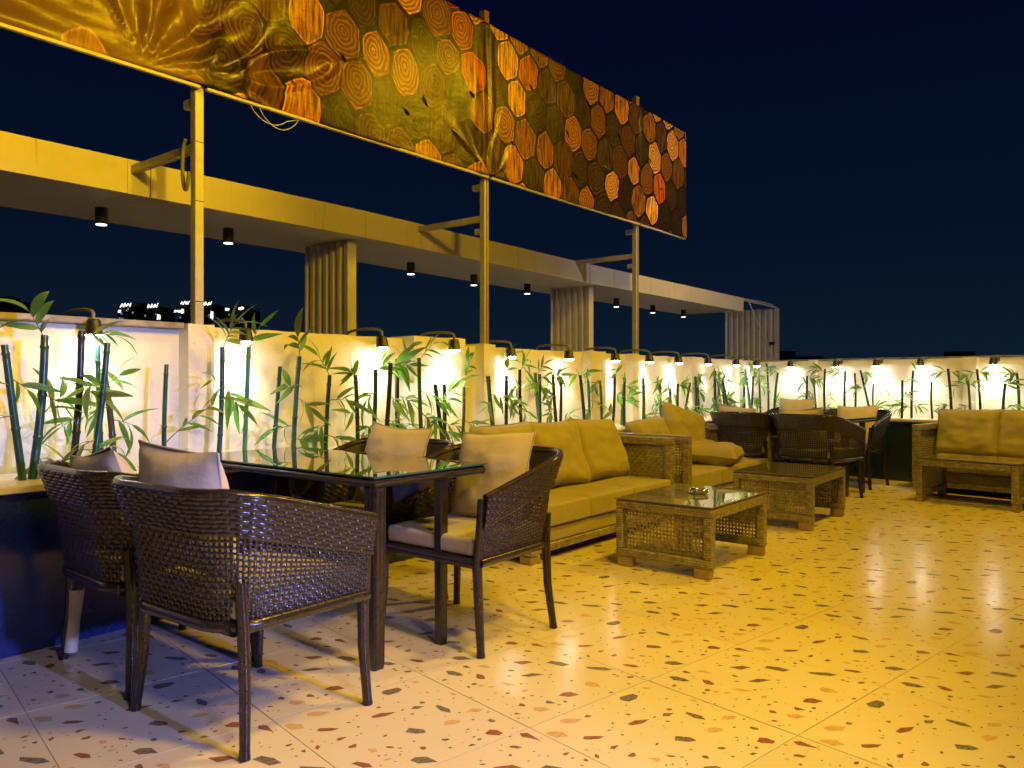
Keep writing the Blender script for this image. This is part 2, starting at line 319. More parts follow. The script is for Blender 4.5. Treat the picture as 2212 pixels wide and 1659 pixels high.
# ------------------------------------------------------------------ mesh builder
class MB:
    def __init__(s): s.v = []; s.f = []; s.uv = []; s.mi = []; s.sm = []
    def add(s, verts, faces, uvs=None, mi=0, smooth=False):
        o = len(s.v); s.v.extend([tuple(p) for p in verts])
        for k, f in enumerate(faces):
            s.f.append(tuple(i+o for i in f)); s.uv.append(uvs[k] if uvs else None); s.mi.append(mi); s.sm.append(smooth)
        return s
    def box(s, x0, x1, y0, y1, z0, z1, bev=0, mi=0, seg=1):
        bm = bmesh.new(); bmesh.ops.create_cube(bm, size=1)
        for q in bm.verts: q.co = Vector(((x0+x1)/2 + q.co.x*(x1-x0), (y0+y1)/2 + q.co.y*(y1-y0), (z0+z1)/2 + q.co.z*(z1-z0)))
        if bev: bmesh.ops.bevel(bm, geom=bm.edges[:], offset=bev, segments=seg, profile=.5, affect='EDGES')
        s.from_bm(bm, mi, smooth=False); bm.free(); return s
    def from_bm(s, bm, mi=0, smooth=False):
        bm.verts.ensure_lookup_table(); bm.normal_update()
        vs_ = [v.co.copy() for v in bm.verts]; fs = []; uvs = []
        for f in bm.faces:
            fs.append([v.index for v in f.verts]); n = f.normal
            ax = max(range(3), key=lambda i: abs(n[i]))
            if ax == 2: uvs.append([(v.co.x, v.co.y) for v in f.verts])
            elif ax == 1: uvs.append([(v.co.x, v.co.z) for v in f.verts] if True else None)
            else: uvs.append([(v.co.y, v.co.z) for v in f.verts])
        s.add(vs_, fs, uvs, mi, smooth)
    def grid(s, fn, nu, nv, mi=0, smooth=True, closeu=False, uvfn=None):
        P = [[fn(i/nu, j/nv) for j in range(nv+1)] for i in range(nu + (0 if closeu else 1))]
        vs_ = [p for r in P for p in r]; fs = []; uvs = []
        for i in range(nu):
            i2 = (i+1) % len(P)
            for j in range(nv):
                fs.append((i*(nv+1)+j, i2*(nv+1)+j, i2*(nv+1)+j+1, i*(nv+1)+j+1))
                q = [(i/nu, j/nv), ((i+1)/nu, j/nv), ((i+1)/nu, (j+1)/nv), (i/nu, (j+1)/nv)]
                uvs.append([uvfn(*a) for a in q] if uvfn else q)
        return s.add(vs_, fs, uvs, mi, smooth)
    def tube(s, pts, rad, n=10, mi=0, caps=True, smooth=True, square=False):
        pts = [Vector(p) for p in pts]; m = len(pts)
        rad = rad if isinstance(rad, (list, tuple)) else [rad]*m
        tan = [(pts[min(i+1, m-1)] - pts[max(i-1, 0)]).normalized() for i in range(m)]
        ref = Vector((0, 0, 1)) if abs(tan[0].z) < .9 else Vector((1, 0, 0))
        a = tan[0].cross(ref).normalized(); rings = []; L = [0]
        for i in range(m):
            a = (a - tan[i]*a.dot(tan[i])).normalized(); b = tan[i].cross(a)
            rings.append([pts[i] + (a*math.cos(2*math.pi*k/n) + b*math.sin(2*math.pi*k/n))*rad[i] for k in range(n)])
            if i: L.append(L[-1] + (pts[i]-pts[i-1]).length)
        vs_ = [p for r in rings for p in r]; fs = []; uvs = []; c = 2*math.pi*max(rad)
        for i in range(m-1):
            for k in range(n):
                k2 = (k+1) % n; fs.append((i*n+k, i*n+k2, (i+1)*n+k2, (i+1)*n+k))
                uvs.append([(L[i], c*k/n), (L[i], c*(k+1)/n), (L[i+1], c*(k+1)/n), (L[i+1], c*k/n)])
        s.add(vs_, fs, uvs, mi, smooth)
        if caps:
            s.add(rings[0], [tuple(reversed(range(n)))], None, mi); s.add(rings[-1], [tuple(range(n))], None, mi)
        return s
    def lathe(s, prof, n=16, c=(0, 0, 0), mi=0, smooth=True):
        c = Vector(c)
        return s.grid(lambda i, j: c + Vector((prof[round(j*(len(prof)-1))][0]*math.cos(2*math.pi*i), prof[round(j*(len(prof)-1))][0]*math.sin(2*math.pi*i), prof[round(j*(len(prof)-1))][1])), n, len(prof)-1, mi, smooth, closeu=True)
    def mesh(s, name, mats):
        me = bpy.data.meshes.new(name); me.from_pydata(s.v, [], s.f)
        for m in (mats if isinstance(mats, (list, tuple)) else [mats]): me.materials.append(M[m])
        ul = me.uv_layers.new(name='UVMap'); k = 0; flat = []
        for f, u in zip(s.f, s.uv):
            for i in range(len(f)): flat.extend(u[i] if u else (0, 0))
        ul.data.foreach_set('uv', flat)
        me.polygons.foreach_set('material_index', s.mi); me.polygons.foreach_set('use_smooth', s.sm)
        me.update(); return me
def link(name, data, parent=None, loc=None, rotz=None):
    o = bpy.data.objects.new(name, data); col.objects.link(o)
    if parent: o.parent = parent
    if loc is not None: o.location = loc
    if rotz is not None: o.rotation_euler = (0, 0, rotz)
    return o
def tag(o, label, cat, group=None):
    o['label'] = label; o['category'] = cat
    if group: o['group'] = group
    return o
def thing(name, label, cat, loc=(0, 0, 0), rotz=0, group=None): return tag(link(name, None, None, loc, rotz), label, cat, group)
def struct(name, me, loc=(0, 0, 0), rotz=0):
    o = link(name, me, None, loc, rotz); o['kind'] = 'structure'; return o
def dup(root, loc, rotz, label):
    r = root.copy(); col.objects.link(r); r.location = loc; r.rotation_euler = (0, 0, rotz); r['label'] = label
    def rec(src, dst):
        for ch in src.children:
            c = ch.copy(); col.objects.link(c); c.parent = dst; rec(ch, c)
    rec(root, r); return r

def weave(mb, S, LU, LV, nu, nv, wu, wv, amp, mi=0, nv0=0):
    """over-under strands on surface S(u 0..1, v 0..1)->(pos, normal); nu uprights, nv rows; wu/wv strand widths"""
    def strip(pts, side, nrm, width):
        vs_ = []; 
        for p, sd, n in zip(pts, side, nrm): vs_ += [p - sd*width/2, p + n*width*.30, p + sd*width/2]
        fs = []; uvs = []
        for i in range(len(pts)-1):
            for q in (0, 1): fs.append((i*3+q, (i+1)*3+q, (i+1)*3+q+1, i*3+q+1))
        mb.add(vs_, fs, None, mi, True)
    for j in range(nv):
        v = (j+.5)/nv; P = []; Sd = []; Nn = []
        for i in range(2*nu+1):
            u = i/(2*nu); p, n = S(u, v); p2, _ = S(u, min(1, v+.01)); sd = (p2-p).normalized() if v < .99 else Vector((0, 0, 1))
            d = amp*(1 if ((i//2)+j) % 2 == 0 else -1) if i % 2 else 0
            P.append(p + n*d); Sd.append(sd); Nn.append(n)
        strip(P, Sd, Nn, wv)
    for k in range(nu):
        u = (k+.5)/nu; P = []; Sd = []; Nn = []
        for i in range(2*nv+1):
            v = i/(2*nv); p, n = S(u, v); p2, _ = S(min(1, u+.004), v); sd = (p2-p).normalized() if u < .996 else (p - S(u-.004, v)[0]).normalized()
            d = -amp*(1 if (k+(i//2)) % 2 == 0 else -1) if i % 2 else 0
            P.append(p + n*d); Sd.append(sd); Nn.append(n)
        strip(P, Sd, Nn, wu)

def pillow_mesh(name, w, h, t, mats, seed=0, boxy=.0, corner=.06, n=22, piping=False):
    """stuffed cushion lying in XY, thickness along Z; pinched corners"""
    mb = MB(); rnd = random.Random(seed); off = Vector((rnd.uniform(0, 50), rnd.uniform(0, 50), rnd.uniform(0, 50)))
    def pt(side):
        def f(i, j):
            a, b = 2*i-1, 2*j-1
            pin = 1 - corner*((1-a*a)*b*b + (1-b*b)*a*a)*1.0
            x = a*w/2*(1-corner*(1-b*b)*0 - corner*.9*(a*a)*(1-b*b)*1.0); y = b*h/2*(1 - corner*.9*(b*b)*(1-a*a))
            e_ = 2.0 + boxy*5
            prof = max(0, (1-abs(a)**e_))**(.55-.2*boxy) * max(0, (1-abs(b)**e_))**(.55-.2*boxy)
            z = side*t/2*prof
            q = Vector((x*5, y*5, side*2)) + off
            z += side*prof*(noise.noise(q)*.16 + noise.noise(q*2.6)*.08 + noise.noise(Vector((q.x*1.2, q.y*4.5, q.z)))*.05)*t
            x += noise.noise(q*.7 + Vector((9, 0, 0)))*.012; y += noise.noise(q*.7 + Vector((0, 9, 0)))*.012
            return Vector((x, y, z))
        return f
    mb.grid(pt(1), n, n); 
    g = pt(-1); mb.grid(lambda i, j: g(1-i, j), n, n)
    f1_ = pt(1); per = [f1_(k/24, 0) for k in range(24)] + [f1_(1, k/24) for k in range(24)] + [f1_(1-k/24, 1) for k in range(24)] + [f1_(0, 1-k/24) for k in range(25)]
    mb.tube(per, .0042, 6, 1)
    return mb.mesh(name, [mats, 'piping' if mats == 'sofa_fab' else 'seat_fab'])
def cushion_box(mb, x0, x1, y0, y1, z0, z1, crown=.012, r=.02, mi=0, n=10):
    """upholstered block: rounded box with a slight crown"""
    cx, cy, cz = (x0+x1)/2, (y0+y1)/2, (z0+z1)/2
    bm = bmesh.new(); bmesh.ops.create_cube(bm, size=1)
    for q in bm.verts: q.co = Vector((cx+q.co.x*(x1-x0), cy+q.co.y*(y1-y0), cz+q.co.z*(z1-z0)))
    bmesh.ops.bevel(bm, geom=bm.edges[:], offset=r, segments=3, profile=.6, affect='EDGES')
    bmesh.ops.subdivide_edges(bm, edges=[e_ for e_ in bm.edges if e_.calc_length() > .1], cuts=5, use_grid_fill=True)
    for q in bm.verts:
        a, b = (q.co.x-cx)/(x1-x0)*2, (q.co.y-cy)/(y1-y0)*2
        if q.co.z > cz: q.co.z += crown*max(0, 1-a*a)*max(0, 1-b*b) + noise.noise(q.co*6)*.003
        if q.co.y < cy and abs(b) > .9: q.co.y -= crown*.5*max(0, 1-a*a)
    mb.from_bm(bm, mi, True); bm.free()

# ================================================================== SETTING
LEDGE = .692; PW = -3.565; WALLW = -4.05; PU = 9.0; WALLU = 9.485
def corner(w, u):
    # intersection of line w=const (W) and u=const (T)
    a1, b1 = math.cos(TW), -math.sin(TW); a2, b2 = math.sin(TT), math.cos(TT)
    det = a1*b2 - b1*a2; return Vector(((w*b2 - b1*u)/det, (a1*u - w*a2)/det, 0))
CW = corner(WALLW, WALLU); CP = corner(PW, PU)
S_CW = toW(CW)[0]; V_CW = toT(CW)[1]; S_CP = toW(CP)[0]; V_CP = toT(CP)[1]

# far ground of the city, 14 m below the roof terrace
struct('ground', MB().box(-2500, 2500, -800, 3500, -14.5, -14).mesh('ground', 'hill'))
# terrace slab carrying everything
struct('terrace_slab', MB().box(-4, 18, -5, 6.6, -.30, -.014).mesh('terrace_slab', 'slab'), (0, 0, 0), ANG_W)
floor = struct('floor', MB().box(-1.2, 9.35, -2.9, 7.2, -.013, -.0016).mesh('floor', 'grout'), (0, 0, 0), ANG_T)

# one 60 cm terrazzo-look tile with its printed stone shards; same print on each tile as in the room
def tile_mesh(name, seed):
    rnd = random.Random(seed); mb = MB(); h = .2985
    mb.box(-h, h, -h, h, -.0014, 0, .0006, 0)
    def shard(cx, cy, L, Wd, ang, mi, n=6, z=.00035, spike=.0):
        pts = []
        for k in range(n):
            a = 2*math.pi*(k + rnd.uniform(-.28, .28))/n; r_ = rnd.uniform(.72, 1.1)
            x, y = math.cos(a)*L/2*r_, math.sin(a)*Wd/2*r_
            if spike and k == 0: x *= 1+spike
            pts.append((x, y))
        ca, sa = math.cos(ang), math.sin(ang)
        P = [(cx+x*ca-y*sa, cy+x*sa+y*ca) for x, y in pts]
        if any(abs(x) > h-.002 or abs(y) > h-.002 for x, y in P): return False
        mb.add([(x, y, z) for x, y in P], [tuple(range(n))], [[(x, y) for x, y in P]], mi); return True
    placed = []
    def free(cx, cy, d): return all((cx-a)**2 + (cy-b)**2 > (d+q)**2 for a, b, q in placed)
    for mi, cnt, (l0, l1), asp in ((1, 4, (.062, .090), (.45, .72)), (2, 4, (.072, .106), (.40, .62)), (3, 4, (.058, .085), (.5, .72)), (2, 5, (.022, .042), (.5, .8)), (1, 5, (.02, .040), (.5, .8)), (3, 5, (.02, .04), (.5, .8))):
        k = t = 0
        while k < cnt and t < 200:
            t += 1; cx, cy = rnd.uniform(-h, h), rnd.uniform(-h, h); L = rnd.uniform(l0, l1)
            if free(cx, cy, L*.75) and shard(cx, cy, L, L*rnd.uniform(*asp), R(-41) + rnd.gauss(0, .45), mi, rnd.choice((4, 5, 5, 6)), spike=rnd.choice((0, .25, .5))):
                placed.append((cx, cy, L*.6)); k += 1
    k = t = 0
    while k < 78 and t < 3000:
        t += 1; cx, cy = rnd.uniform(-h, h), rnd.uniform(-h, h); L = rnd.choice((.007, .009, .011, .014, .018, .022))*rnd.uniform(.8, 1.2)
        if free(cx, cy, L*.6) and shard(cx, cy, L, L*rnd.uniform(.45, .9), rnd.uniform(0, math.pi), rnd.choice((4, 4, 4, 2, 1, 3)), rnd.choice((4, 5, 6))):
            placed.append((cx, cy, L*.4)); k += 1
    return mb.mesh(name, ['tile', 'chip_red', 'chip_dark', 'chip_ochre', 'chip_small'])
tmesh = [tile_mesh('tile', 5), tile_mesh('tile', 12)]
rt = random.Random(3)
for i in range(-4, 15):
    for j in range(-13, 5):
        u, v = 1.105 + .6*i + .3, -1.264 + .6*j + .3
        P = T(u, v); w_ = toW(P)[1]
        if w_ < PW - .38 or u > PU + .25 or u < -.9 or v > 2.0 or v < -6.9: continue
        o = link('tile', tmesh[0 if (i+j) % 2 else 1], floor, (u, -v, rt.uniform(-.0004, .0004)))
        o.rotation_euler = (0, 0, 0)

# ---- planter boxes with a granite front and cream ledge
def planter(name, label, x0, x1, ang, front, depth, segs):
    t = thing(name, label, 'planter', (0, 0, 0), ang)
    n = len(segs)-1
    for k in range(n):
        a, b = segs[k], segs[k+1]
        link('granite_panel', MB().box(a+.0015, b-.0015, front, front+.02, .002, LEDGE-.032, .0015).mesh('granite_panel', 'granite'), t)
    link('core', MB().box(x0, x1, front+.021, front+depth-.003, .001, LEDGE-.033).mesh('core', 'slab'), t)
    for k in range(n):
        a, b = segs[k], segs[k+1]
        link('ledge_slab', MB().box(a+.001, b-.001, front-.025, front+depth-.004, LEDGE-.031, LEDGE, .004).mesh('ledge_slab', 'ledge'), t)
    return t
planter('planter', 'long black granite planter with cream ledge along the left wall behind the sofas', -1.5, S_CP, ANG_W, -PW, WALLW*-1+PW, [-1.5, -.3, .9, 2.1, 3.3, 4.5, 5.7, 6.9, 8.1, 9.3, S_CP])
planter('planter', 'black granite planter with cream ledge along the end wall behind the far table', V_CP, 1.8, ANG_T-R(90), PU, WALLU-PU, [V_CP+.0, -4.2, -3.0, -1.8, -.6, .6, 1.8])

# ---- parapet walls
def wall_side():
    t = thing('parapet_wall', 'cream plastered parapet wall on the left with pilasters and bamboo before it', 'wall', (0, 0, 0), ANG_W)
    y = -WALLW
    tops = [(-1.5, 2.17, 1.395), (2.17, 3.82, 1.418), (3.82, S_CW, 1.385)]
    mb = MB()
    for a, b, z in tops: wobble_wall(mb, a, b, y, y+.12, z)
    link('wall_body', mb.mesh('wall_body', 'plaster'), t)
    for a, b, z, pr in ((2.173, 2.325, 1.425, .10), (3.825, 4.352, 1.432, .11), (4.60, 4.735, 1.405, .09), (6.10, 6.351, 1.395, .10), (6.883, 7.016, 1.39, .09), (8.215, 8.49, 1.388, .09), (9.62, 9.74, 1.388, .07)):
        m2 = MB(); wobble_wall(m2, a, b, y-pr, y+.125, z); link('pilaster', m2.mesh('pilaster', 'plaster'), t)
    link('coping', MB().box(-1.5, 2.168, y-.075, y+.16, 1.396, 1.428, .004).mesh('coping', 'coping'), t)
    return t
def wobble_wall(mb, a, b, y0, y1, z):
    """plaster block with hand-trowelled uneven front and top"""
    nx = max(2, int((b-a)/.06)); nz = 22
    def P(x, zz, y): return Vector((x, y, zz))
    def front(i, j):
        x = a+(b-a)*i; zz = LEDGE-.05+(z-LEDGE+.05)*j
        d = (noise.noise(Vector((x*2.2, zz*2.2, y0)))*.009 + noise.noise(Vector((x*9, zz*9, 3)))*.004)
        if j == 1: zz += noise.noise(Vector((x*6, 7, y0)))*.007
        return Vector((x, y0 + d, zz))
    mb.grid(front, nx, nz)
    top = [front(i/nx, 1) for i in range(nx+1)]
    vs_ = top + [Vector((p.x, y1, p.z)) for p in top]; mb.add(vs_, [(k, k+1, nx+1+k+1, nx+1+k) for k in range(nx)], None, 0)
    for i in (0, 1):
        e_ = [front(i, j/nz) for j in range(nz+1)]; vs_ = e_ + [Vector((p.x, y1, p.z)) for p in e_]
        mb.add(vs_, [((k, k+1, nz+1+k+1, nz+1+k) if i else (k+1, k, nz+1+k, nz+1+k+1)) for k in range(nz)], None, 0)
    mb.add([(a, y1, LEDGE-.7), (b, y1, LEDGE-.7), (b, y1, z), (a, y1, z)], [(0, 3, 2, 1)], None, 0)
    mb.add([(a, y0, LEDGE-.7), (b, y0, LEDGE-.7), (b, y0, LEDGE-.05), (a, y0, LEDGE-.05)], [(0, 1, 2, 3)], None, 0)
wall_side()
def wall_end():
    t = thing('parapet_wall', 'cream plastered parapet wall across the far end under the open sky', 'wall', (0, 0, 0), ANG_T-R(90))
    y = WALLU; mb = MB(); wobble_wall(mb, V_CW, 2.0, y, y+.12, 1.372); link('wall_body', mb.mesh('wall_body', 'plaster'), t)
    for a, b in ((-5.02, -4.93), (-3.22, -3.08), (-1.3, -1.1)):
        m2 = MB(); wobble_wall(m2, a, b, y-.06, y+.12, 1.378); link('pilaster', m2.mesh('pilaster', 'plaster'), t)
    link('coping', MB().box(V_CW-.05, 2.0, y-.012, y+.14, 1.378, 1.390, .003).mesh('coping', 'coping'), t)
wall_end()

# ================================================================== PERGOLA BEAM BEHIND THE WALL
def lerp_tab(tab, x):
    for (a, b), (c, d) in zip(tab, tab[1:]):
        if x <= c: return b + (d-b)*(x-a)/(c-a)
    return tab[-1][1]
BT = [(-2, 2.486), (4.2, 2.483), (7.3, 2.438), (11.9, 2.418), (20, 2.41)]
def btop(s): return lerp_tab(BT, max(-2, s))
perg = thing('pergola', 'cream metal pergola beam with grey soffit on corrugated fins behind the left wall', 'pergola', (0, 0, 0), ANG_W)
def slab8(x0, x1, y0, y1, za0, za1, zb0, zb1):
    """box whose bottom/top run from (za0,za1) at x0 to (zb0,zb1) at x1"""
    v = [(x0, y0, za0), (x1, y0, zb0), (x1, y1, zb0), (x0, y1, za0), (x0, y0, za1), (x1, y0, zb1), (x1, y1, zb1), (x0, y1, za1)]
    f = [(0, 3, 2, 1), (4, 5, 6, 7), (0, 1, 5, 4), (1, 2, 6, 5), (2, 3, 7, 6), (3, 0, 4, 7)]
    return MB().add(v, f)
jo = [-1.2, .3, 2.275, 2.42, 4.17, 4.79, 7.32, 7.47, 9.55, 11.85]
for a, b in zip(jo, jo[1:]):
    a2, b2 = a+.002, b-.002; ta, tb = btop(a), btop(b)
    link('fascia_panel', slab8(a2, b2, 4.85 + (.003 if b-a < .3 else 0), 4.88, ta-.213, ta, tb-.213, tb).mesh('fascia_panel', 'fascia'), perg)
    link('rear_fascia', slab8(a2, b2, 5.87, 5.90, ta-.20, ta-.03, tb-.20, tb-.03).mesh('rear_fascia', 'fascia'), perg)
    link('soffit_panel', slab8(a2, b2, 4.882, 5.868, ta-.212, ta-.198, tb-.212, tb-.198).mesh('soffit_panel', 'soffit'), perg)
    link('roof_sheet', slab8(a2, b2, 4.882, 5.868, ta-.035, ta-.02, tb-.035, tb-.02).mesh('roof_sheet', 'fascia'), perg)
link('end_cap', slab8(11.852, 11.88, 4.85, 5.90, 2.205, 2.42, 2.205, 2.42).mesh('end_cap', 'fascia'), perg)
def fin(s, y0, y1, ztop, nrib):
    f = link('corrugated_fin', None, perg)
    dep = .028; pr = []
    p = (y1-y0)/nrib
    for k in range(nrib):
        a = y0 + k*p; pr += [(a, 0), (a+p*.42, 0), (a+p*.5, dep), (a+p*.92, dep)]
    pr.append((y1, 0))
    mb = MB(); vs_ = [(s+d, y, .001) for y, d in pr] + [(s+d, y, ztop) for y, d in pr]; n = len(pr)
    mb.add(vs_, [(k+1, k, n+k, n+k+1) for k in range(n-1)])
    vs_ = [(s+.07+d, y, .001) for y, d in pr] + [(s+.07+d, y, ztop) for y, d in pr]
    mb.add(vs_, [(k, k+1, n+k+1, n+k) for k in range(n-1)])
    link('rib_sheet', mb.mesh('rib_sheet', 'corr'), f)
    link('front_trim', MB().box(s-.006, s+.085, y0-.018, y0-.001, .001, ztop+.004, .003).mesh('front_trim', 'corr'), f)
    link('rear_trim', MB().box(s-.006, s+.1, y1+.001, y1+.018, .001, ztop+.004, .003).mesh('rear_trim', 'corr'), f)
fin(4.12, 5.02, 5.55, 2.26, 6); fin(7.66, 5.0, 5.52, 2.222, 6); fin(13.4, 4.88, 5.80, 2.365, 9)
mb = MB(); mb.tube([(11.86, 4.90, 2.40), (13.44, 4.90, 2.385)], .018, 6); mb.tube([(11.86, 5.80, 2.30), (13.44, 5.80, 2.39)], .014, 6)
mb.tube([(12.1, 4.86, 2.39), (13.36, 4.86, 1.30)], .011, 6); mb.tube([(12.0, 4.92, 2.42), (12.7, 4.95, 2.44), (13.3, 4.93, 2.43), (13.47, 4.90, 2.36)], .012, 6)
link('stay_rod', mb.mesh('stay_rod', 'corr'), perg)
link('junction_box', MB().box(13.33, 13.385, 4.90, 4.98, 1.74, 1.79, .004).mesh('junction_box', 'black_metal'), perg)

ords = ['first', 'second', 'third', 'fourth', 'fifth', 'sixth', 'seventh', 'eighth', 'ninth', 'tenth', 'eleventh', 'twelfth', 'thirteenth']
down_d = bpy.data.lights.new('downlight_light', 'SPOT'); down_d.energy = 90; down_d.color = (1, .93, .85); down_d.spot_size = R(80); down_d.spot_blend = .5; down_d.shadow_soft_size = .03
mcan = MB().lathe([(.0, .0), (.036, .0), (.039, -.004), (.039, -.108), (.034, -.110), (.034, -.100), (.0, -.100)], 20).mesh('can', 'black_metal')
mlens = MB().lathe([(.0, -.1105), (.0335, -.1105), (.0335, -.1150), (.0, -.1175)], 16).mesh('lens', 'led_warm')
for k, (s, w) in enumerate([(2.36, -5.40), (3.28, -5.38), (5.27, -5.47), (6.22, -5.50), (7.12, -5.48), (9.05, -5.46), (10.13, -5.50), (11.05, -5.47)]):
    t = thing('downlight', f'black cylinder downlight, {ords[k]} from the left under the pergola beam', 'downlight', W(s, w, btop(s)-.212), ANG_W, 'downlights under the pergola beam')
    link('can', mcan, t); link('lens', mlens, t); link('downlight_light', down_d, t, (0, 0, -.120))

# ================================================================== BANNER POSTS AND BANNER
post_s = [2.315, 4.775, 7.20]
for k, s in enumerate(post_s):
    t = thing('steel_post', ['grey steel banner post nearest the camera with a bracket and looped cable', 'grey steel banner post in the middle with bracket to the beam', 'grey steel banner post farthest right with bracket to the beam'][k], 'post', W(s, -4.112, 1.42 if k == 0 else 1.39), ANG_W, 'posts holding the banner')
    b = t.location.z
    link('shaft', MB().box(-.026, .026, -.026, .026, 0, 3.99-b, .003).mesh('shaft', 'steel'), t)
    if k: link('seam_strip', MB().box(-.004, .006, -.031, -.0262, .01, 2.72-b).mesh('seam_strip', 'rust'), t)
    link('tip', MB().box(-.029, .029, -.029, .029, 3.992-b, 4.09-b, .003).mesh('tip', 'rust'), t)
    link('bracket_arm', MB().box(-.02, .02, .0265, .737, 2.40-b, 2.448-b, .003).mesh('bracket_arm', 'steel'), t)
    link('lug', MB().box(-.02, .02, .0265, .115, 2.655-b, 2.705-b, .003).mesh('lug', 'steel'), t)
    if k: link('lug', MB().box(-.02, .02, .0265, .09, 2.30-b, 2.345-b, .003).mesh('lug', 'steel'), t)
    if k == 0:
        pts = [(-.035, .06 + .035*math.sin(a), 2.33-b + .14*math.cos(a)) for a in [math.pi*2*i/20 for i in range(15)]]
        mb = MB().tube(pts, .011, 8)
        for zz in (2.12, 2.45, 1.56): mt_ = MB().tube([(.029*math.cos(a)*1.25, .029*math.sin(a)*1.25, zz-b) for a in [2*math.pi*i/4 + math.pi/4 for i in range(5)]], .003, 5); link('cable_tie', mt_.mesh('cable_tie', 'black_metal'), t)
        link('cable_loop', mb.mesh('cable_loop', 'grey_conduit'), t)

BY = 4.045; BZ0, BZ1, BS0, BS1 = 2.757, 3.965, -1.3, 8.235
def fan(s, z, a, zc, k, amp, rad, ph=0, lo=0, hi=math.pi):
    dx, dz = s-a, z-zc; r = math.hypot(dx, dz)
    if r < 1e-4 or r > rad*2.2: return 0
    th = math.atan2(dz, dx)
    if th < lo or th > hi: return 0
    f = math.exp(-(r/rad)**2) * min(1, r/.32)
    return amp*f*(math.sin(k*th+ph) + .35*math.sin(1.6*k*th+2*ph+1))
def ellridge(s, z, c, zc, ang, a, b, amp):
    dx, dz = s-c, z-zc; ca, sa = math.cos(ang), math.sin(ang)
    q = math.hypot((dx*ca+dz*sa)/a, (-dx*sa+dz*ca)/b)
    return amp*math.exp(-((q-1)/.16)**2) - .4*amp*math.exp(-(q/.7)**2)
def bdisp(s, z):
    h = (z-BZ0)/(BZ1-BZ0)
    d = .012*noise.noise(Vector((s*1.3, z*1.6, 1))) + .006*noise.noise(Vector((s*4, z*2.2, 5)))
    for p in post_s:   # pulled in against each post, billowing between
        d += .012*math.exp(-((s-p)/.03)**2)*.6
    # strained folds fanning up from the tie at the near post
    d += fan(s, z, 1.985, 2.77, 13, .040, .60, .6, .25, 2.2)
    d += fan(s, z, 2.25, 2.80, 11, .020, .35, .2, .4, 3.0)
    d += fan(s, z, 2.50, 2.86, 9, .030, .50, 1.2, -.5, 1.2)
    d += ellridge(s, z, 2.86, 3.02, R(24), .36, .10, .030)
    d += fan(s, z, 4.70, 2.79, 8, .016, .35, .3, 1.2, 2.6)
    d += fan(s, z, 4.86, 2.79, 8, .010, .25, .9, .2, 1.6)
    d += fan(s, z, 7.14, 2.79, 8, .013, .28, .3, 1.0, 2.9)
    d += fan(s, z, 7.16, 3.93, 8, .012, .28, .3, -3.0, -1.4)
    # a loose upright fold beside the middle post
    d += .030*math.exp(-((s-4.66)/.045)**2)*max(0, 1-abs(h-.35)/.75)
    # long slack folds along the lower hem on the near panel
    if s < 2.1:
        g = max(0, min(1, (2.0-s)/.7)); tt = z-BZ0-.02-(2.0-s)*.10
        d += g*(.022*math.sin(tt*36)*math.exp(-(tt/.22)**2) + .02*noise.noise(Vector((s*2.4, z*7, 3))))
        d += .020*math.sin((s + .35*z)*15)*max(0, min(1, (s-1.2)/.6))*h
    return d
